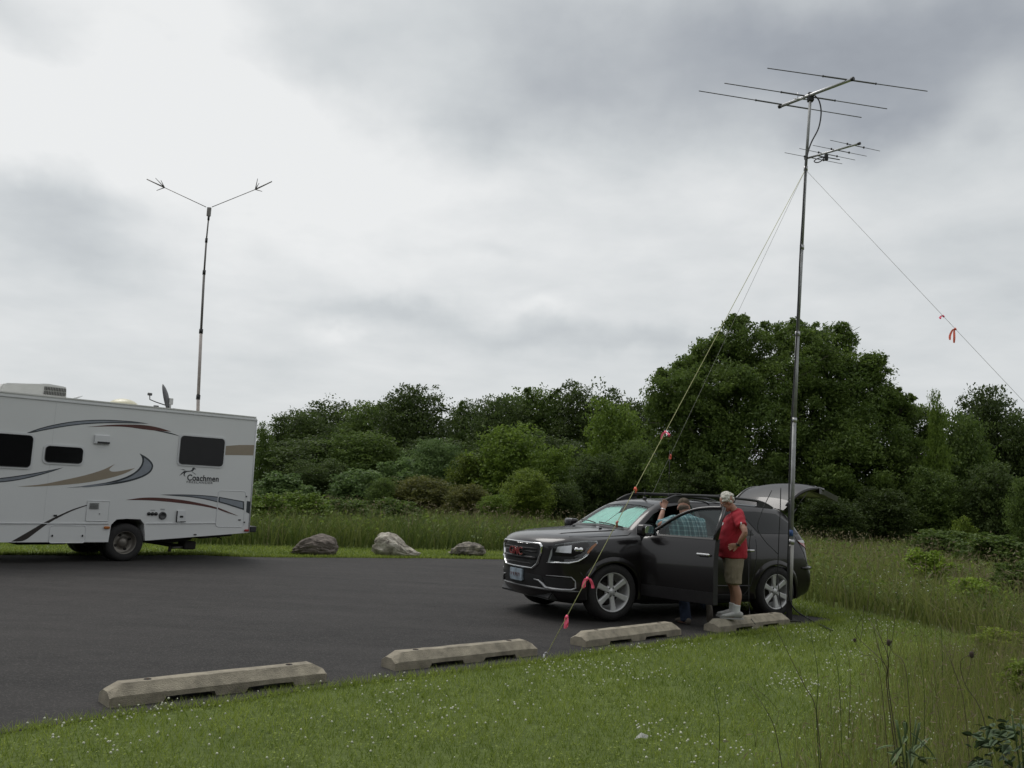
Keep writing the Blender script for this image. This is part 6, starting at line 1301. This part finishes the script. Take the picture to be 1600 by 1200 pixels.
b2 = fuse('body', bm, skin, BEN, .0068, 2); face_bits(HT2, HR2, b2, 1.05)
def plaid():
    m = bpy.data.materials.new('plaid'); m.use_nodes = True; nt = m.node_tree; b = nt.nodes['Principled BSDF']; b.inputs['Roughness'].default_value = .9; N = nt.nodes.new; L = nt.links.new
    tc = N('ShaderNodeTexCoord'); sp = N('ShaderNodeSeparateXYZ'); L(tc.outputs['Object'], sp.inputs[0])
    def stripe(src, f, ph, th):
        a = N('ShaderNodeMath'); a.operation = 'MULTIPLY_ADD'; L(src, a.inputs[0]); a.inputs[1].default_value = f; a.inputs[2].default_value = ph
        s = N('ShaderNodeMath'); s.operation = 'SINE'; L(a.outputs[0], s.inputs[0]); g = N('ShaderNodeMapRange'); L(s.outputs[0], g.inputs[0]); g.inputs[1].default_value = th; g.inputs[2].default_value = min(1, th+.25); return g.outputs[0]
    def add(a, b_, k=1.0):
        q = N('ShaderNodeMath'); q.operation = 'MULTIPLY_ADD'; L(b_, q.inputs[0]); q.inputs[1].default_value = k; L(a, q.inputs[2]); return q.outputs[0]
    v = stripe(sp.outputs[1], 92, 0, .55); h = stripe(sp.outputs[2], 100, .7, .6); v2 = stripe(sp.outputs[1], 46, 1.9, .85)
    t = add(add(v, h, .75), v2, .7); r = N('ShaderNodeValToRGB'); e = r.color_ramp.elements; e[0].color = (.035, .105, .125, 1); e[1].position = 1; e[1].color = (.42, .50, .50, 1); x = e.new(.45); x.color = (.12, .24, .27, 1)
    g = N('ShaderNodeMath'); g.operation = 'MULTIPLY'; g.inputs[1].default_value = .55; L(t, g.inputs[0]); L(g.outputs[0], r.inputs[0]); L(r.outputs[0], b.inputs['Base Color']); return m
bm = bmesh.new(); loft(bm, [(.005, 0, .86), (-.002, 0, .96), (.012, 0, 1.12), (.05, 0, 1.27), (.09, 0, 1.38), (.115, 0, 1.435), (.12, 0, 1.475)], [(.245, .19), (.262, .20), (.275, .20), (.282, .19), (.255, .155), (.175, .105), (.082, .078)], (0, 1, 0), 26, 3)
e_ = sL.lerp(elbow, 1.0); loft(bm, [sL-(elbow-sL)*.15, sL.lerp(elbow, .4), sL.lerp(elbow, .8), elbow+Vector((0, .0, .03))], [(.080, .076), (.078, .072), (.070, .066), (.062, .060)], (1, 0, 0), 16, 3)
loft(bm, [sR-(Vector(ARM[1])-sR)*.15, sR.lerp(Vector(ARM[1]), .5), Vector(ARM[1]), Vector(ARM[2])], [(.080, .076), (.078, .072), (.072, .066), (.064, .060)], (0, 0, 1), 16, 3)
shirt2 = fuse('plaid_shirt', bm, plaid(), BEN, .0078, 2, .011)
bm = bmesh.new(); jeans = M('denim', (.014, .024, .052), .9, var=.3, scale=9, bump=.2, bscale=200)  # denim colour darkened for the shade these jeans mostly stand in
loft(bm, [(.0, 0, 1.0), (.0, 0, .93), (.0, 0, .84)], [(.178, .145), (.182, .15), (.165, .14)], (0, 1, 0), 22, 2)
loft(bm, [(.0, .09, .90), (.0, .10, .72), (.03, .105, .52), (.0, .105, .44), (-.07, .11, .28), (-.12, .11, .06)], [(.105, .125), (.095, .105), (.080, .082), (.076, .078), (.072, .074), (.074, .076)], (0, 1, 0), 16, 3)
loft(bm, [(.0, -.09, .90), (.10, -.12, .72), (.22, -.16, .55), (.20, -.165, .47), (-.02, -.17, .355), (-.20, -.17, .265)], [(.105, .125), (.095, .105), (.080, .082), (.076, .078), (.068, .070), (.066, .070)], (0, 1, 0), 16, 3)
fuse('jeans', bm, jeans, BEN, .0085, 2, .007)
dsh = M('shoe_dark', (.10, .085, .07), .8, var=.2)
bm = bmesh.new(); loft(bm, [(-.20, .11, .05), (-.12, .112, .075), (-.03, .118, .058), (.07, .125, .04), (.10, .126, .03)], [(.036, .042), (.044, .052), (.048, .040), (.044, .026), (.028, .018)], (0, 1, 0), 14, 3); fuse('shoe', bm, dsh, BEN, .008, 1)
bm = bmesh.new(); loft(bm, [(-.195, -.17, .325), (-.24, -.17, .25), (-.262, -.17, .15), (-.25, -.17, .07), (-.245, -.17, .05)], [(.036, .042), (.044, .046), (.048, .036), (.044, .024), (.028, .018)], (0, 1, 0), 14, 3); fuse('shoe', bm, dsh, BEN, .008, 1)
bm = bmesh.new(); T_ = HT2; ell(bm, T_((-.012, 0, .055)), (.106, .088, .085), HR2); loft(bm, [T_((.06, 0, .065)), T_((.12, 0, .055)), T_((.165, 0, .040))], [(.070, .010), (.066, .008), (.040, .006)], HR2 @ Vector((0, 1, 0)), 14, 3)
fuse('cap', bm, M('camo_cap', (.075, .058, .040), .9, var=.7, scale=22), b2, .007, 1)
bm = bmesh.new(); ell(bm, T_((-.045, 0, -.01)), (.070, .076, .050), HR2); fuse('hair', bm, M('brown_hair', (.12, .09, .07), .9, var=.4, scale=60), b2, .008, 1, .004)
bm = bmesh.new(); c0 = grip-ud*.088; a1 = ud.orthogonal().normalized(); b1 = ud.cross(a1); tube(bm, [c0+a1*.030*math.cos(a)+b1*.028*math.sin(a) for a in np.linspace(0, 2*math.pi, 18, endpoint=False)], .009, 6, closed=True); finish('wristwatch', bm, chrome, BEN, smooth=True)

# ================================================================== FOREGROUND WEEDS
stemd = foliage('weed_stem', (.085, .072, .042), (.17, .145, .085), .1); weedg = foliage('weed_green', (.030, .060, .018), (.085, .130, .045), .25)
def stalk(pts_px, Y, r0, label, head=None, mat=stemd, side=(), name='dry_stalk', tint=.4):
    r = r0*.62; g = gnd(*pts_px[0]) if Y is None else None; Yd = g.y if g else Y; b = at(*pts_px[0], Yd); base = Vector((b.x, Yd, 0)); root = empty(name, base, 0, label, 'weed', 'tall weed stalks at the lower right')
    P = [at(px, py, Yd+.0)-base for px, py in pts_px]; P[0].z = min(P[0].z, 0.0); P = [p+Vector((0, .05*i*random.uniform(-1, 1), 0)) for i, p in enumerate(P)]
    bm = bmesh.new(); c = catmull(P, 5); tube(bm, c, [r*(1-.6*i/len(c)) for i in range(len(c))], 6)
    for t, dx, dz in side:
        q = c[int(t*(len(c)-1))]; tube(bm, catmull([q, q+Vector((dx*.5, .01, dz*.35)), q+Vector((dx, .02, dz))], 3), r*.45, 5)
    finish('stem', bm, mat, root, smooth=True)
    if head:
        bm = bmesh.new(); q = c[-1]; ell(bm, q, (head*.62, head*.62, head)); 
        for k in range(16): d = Vector((random.uniform(-1, 1), random.uniform(-1, 1), random.uniform(-.6, 1))).normalized(); tube(bm, [q+d*head*.6, q+d*head*1.25], .0012, 4)
        finish('seed_head', bm, M('dry_head', (.055, .04, .032), .95, var=.4, scale=60), root, smooth=True)
    return root
S_ = 1/3.2                                   # photo measurements of the stalks
def z8(x, y): return (1100+x*S_, 860+y*S_*1.0)
stalk([z8(590, 980), z8(570, 800), z8(520, 690), z8(460, 560), z8(385, 390)], 5.6, .0055, 'long dark bare stalk leaning left over the lawn below the last stop', side=((.5, -.03, .12),))
stalk([z8(420, 1088), z8(370, 940), z8(300, 790), z8(240, 680)], 5.0, .0045, 'dark bare stalk lowest on the lawn leaning left, with a side twig', side=((.95, .16, -.12), (.4, .03, .10)))
stalk([z8(985, 900), z8(920, 700), z8(880, 560), z8(800, 440), z8(785, 340)], 5.2, .0055, 'many branched dead stalk of the tall clump, leftmost of its stems', side=((.3, .02, .3), (.5, -.06, .22), (.7, .03, .2)))
stalk([z8(1000, 900), z8(940, 700), z8(885, 500), z8(865, 350)], 5.25, .006, 'straightest dead stalk of the tall clump', side=((.4, -.05, .2), (.6, .05, .25), (.75, -.04, .15)))
stalk([z8(1040, 780), z8(1000, 620), z8(965, 520), z8(932, 465)], 5.15, .004, 'stalk with the darkest round seed head in the middle of the clump', head=.019)
stalk([z8(930, 660), z8(860, 590), z8(815, 530), z8(793, 465)], 5.3, .0035, 'thin stalk with a small dark seed head left in the clump', head=.012)
stalk([z8(1470, 1020), z8(1400, 840), z8(1330, 680), z8(1295, 560), z8(1275, 500)], 5.1, .005, 'tall stalk with an oblong dark seed head on the right', head=.019, side=((.5, .06, .2),))
stalk([z8(1330, 960), z8(1280, 760), z8(1230, 560), z8(1222, 450)], 5.6, .004, 'thin brown stalk left of the oblong seed head', side=((.5, -.05, .2), (.7, .04, .12)))
stalk([z8(1205, 760), z8(1165, 640), z8(1160, 560)], 5.9, .003, 'short thin brown stalk between the clump and the oblong seed head')
stalk([z8(720, 740), z8(722, 600), z8(712, 450)], 6.4, .004, 'upright brown stalk behind the tall clump to its left', side=((.6, .02, .1),))
stalk([z8(585, 1050), z8(575, 850), z8(555, 600), z8(543, 320)], 5.4, .004, 'tall pale green grass stem with a slim plume crossing the long bare stalk', mat=weedg, name='grass_stem')
stalk([z8(70, 1040), z8(74, 860), z8(72, 720), z8(74, 640)], 5.2, .0035, 'green upright weed with small leaves at the left of the rough grass', mat=weedg, name='grass_stem', side=((.4, -.05, .02), (.6, .04, .02), (.75, -.03, .02)))
stalk([z8(1090, 1000), z8(1085, 700), z8(1082, 420)], 5.5, .003, 'slim straight green stem right of the clump', mat=weedg, name='grass_stem')
stalk([z8(690, 780), z8(660, 600), z8(640, 460), z8(632, 330)], 6.0, .003, 'slim grass stem with drooping tip near the last stop', mat=weedg, name='grass_stem')
stalk([z8(1190, 520), z8(1185, 430), z8(1186, 365)], 8.0, .004, 'short plumed grass stem further back near the mown bend', mat=weedg, name='grass_stem')
# leafy plants built leaf by leaf
def leaf_mesh(name, L_, W_):
    bm = bmesh.new(); N_ = 5; C_ = [bm.verts.new((L_*i/N_, 0, -.18*L_*(i/N_)**2)) for i in range(N_+1)]; side_ = []
    for s in (1, -1):
        row = [C_[0]]+[bm.verts.new((L_*i/N_, s*W_*math.sin(math.pi*(i/N_)**.75)*.5, -.18*L_*(i/N_)**2+.10*W_*math.sin(math.pi*i/N_))) for i in range(1, N_)]+[C_[-1]]
        for i in range(N_):
            q = [C_[i], C_[i+1], row[i+1], row[i]]; q = [v for k, v in enumerate(q) if v not in q[:k]]
            if len(q) > 2: bm.faces.new(q)
    me = bpy.data.meshes.new(name)
    for f in bm.faces: f.smooth = True
    bm.to_mesh(me); bm.free(); return me
lm1 = leaf_mesh('leaf', .085, .055); lm2 = leaf_mesh('leaf', .16, .045)
lf_dark = M('leaf_dark', (.05, .085, .032), .7, var=.3, scale=12); lf_mid = M('leaf_mid', (.085, .13, .045), .7, var=.3, scale=12); lm1.materials.append(lf_dark); lm2.materials.append(lf_mid)
def leafy(pxs, Y, me, n, label, spread, zlo, zhi, s=(.7, 1.3)):
    b = at(*pxs, Y); root = empty('leafy_plant', (b.x, Y, 0), 0, label, 'plant'); bm = bmesh.new()
    for k in range(7): a = random.uniform(0, 6.28); tube(bm, catmull([(0, 0, 0), (math.cos(a)*spread*.3, math.sin(a)*spread*.3, zhi*.5), (math.cos(a)*spread*.8, math.sin(a)*spread*.8, zhi*.95)], 3), .004, 5)
    finish('stem', bm, lf_mid, root)
    for k in range(n):
        a = random.uniform(0, 6.28); q = spread*math.sqrt(random.uniform(.05, 1)); z = random.uniform(zlo, zhi)*(1-.25*q/spread)
        o = link(bpy.data.objects.new('leaf', me), root); o.location = (q*math.cos(a), q*math.sin(a), z); o.rotation_euler = (random.uniform(-.9, .9), random.uniform(-.5, .9), a+random.uniform(-1.3, 1.3)); k_ = random.uniform(*s); o.scale = (k_, k_, k_)
    return root
leafy((1600, 1130), 4.6, lm1, 420, 'dark glossy leafy plant cut by the lower right corner', .24, .02, .70, (.45, .85))
leafy((1572, 1192), 4.25, lm1, 120, 'small dark leafy sprig in front of the lower right corner plant', .16, .02, .50, (.4, .8))
leafy((1418, 1150), 5.1, lm2, 34, 'upright coarse green thistle like plant at the foot of the dead clump', .085, .05, .50, (.5, .9))
# thin unmown grass over the lawn, bottom right
X, Y = scatter(80000, .6, 8.5, 3.6, 10.5, .8, 5); k = ~inside(WILD_R, X, Y) & ~inside(lotp, X, Y); X, Y = X[k], Y[k]
pr = np.clip((X-1.0-(Y-5.0)*.62)/1.7, 0, 1)**1.2; k = rng.uniform(0, 1, len(X)) < pr*.9; X, Y = X[k], Y[k]; n = len(X); H = rng.uniform(.12, .42, n)*(.6+.6*np.clip((X-1.5)/3, 0, 1))
blades('rough_grass', X, Y, H, rng.uniform(.003, .0065, n), np.clip(rng.normal(.5, .25, n), 0, 1), field_m, .45); k = rng.uniform(0, 1, n) < .16; X, Y, H = X[k], Y[k], H[k]; n = len(X)
blades('rough_stems', X, Y, H*1.5, np.full(n, .003), np.clip(rng.normal(.5, .2, n), 0, 1), straw_m, .3); leaves('plumes', np.stack([X+rng.normal(0, .04, n), Y+rng.normal(0, .04, n), H*1.4], 1), rng.uniform(.03, .07, n), rng.uniform(.005, .010, n), np.clip(rng.normal(.6, .2, n), 0, 1), straw_m, .1, kind='stuff')
# scrap of white litter on the lawn
bm = bmesh.new(); ps = [(-.05, -.01, .02), (-.01, -.02, .035), (.04, -.012, .03), (.05, .012, .045), (.0, .02, .06), (-.03, .015, .035)]; vv = [bm.verts.new(p) for p in ps]; c = bm.verts.new((0, 0, .05)); [bm.faces.new((vv[i], vv[(i+1) % 6], c)) for i in range(6)]
bmesh.ops.solidify(bm, geom=bm.faces[:], thickness=.002); o = finish('paper_scrap', bm, M('paper', (.6, .6, .58), .8)); o.location = gnd(1002, 1160); tag(o, 'small crumpled white scrap lying in the lawn', 'litter')
print('objects', len(bpy.data.objects))
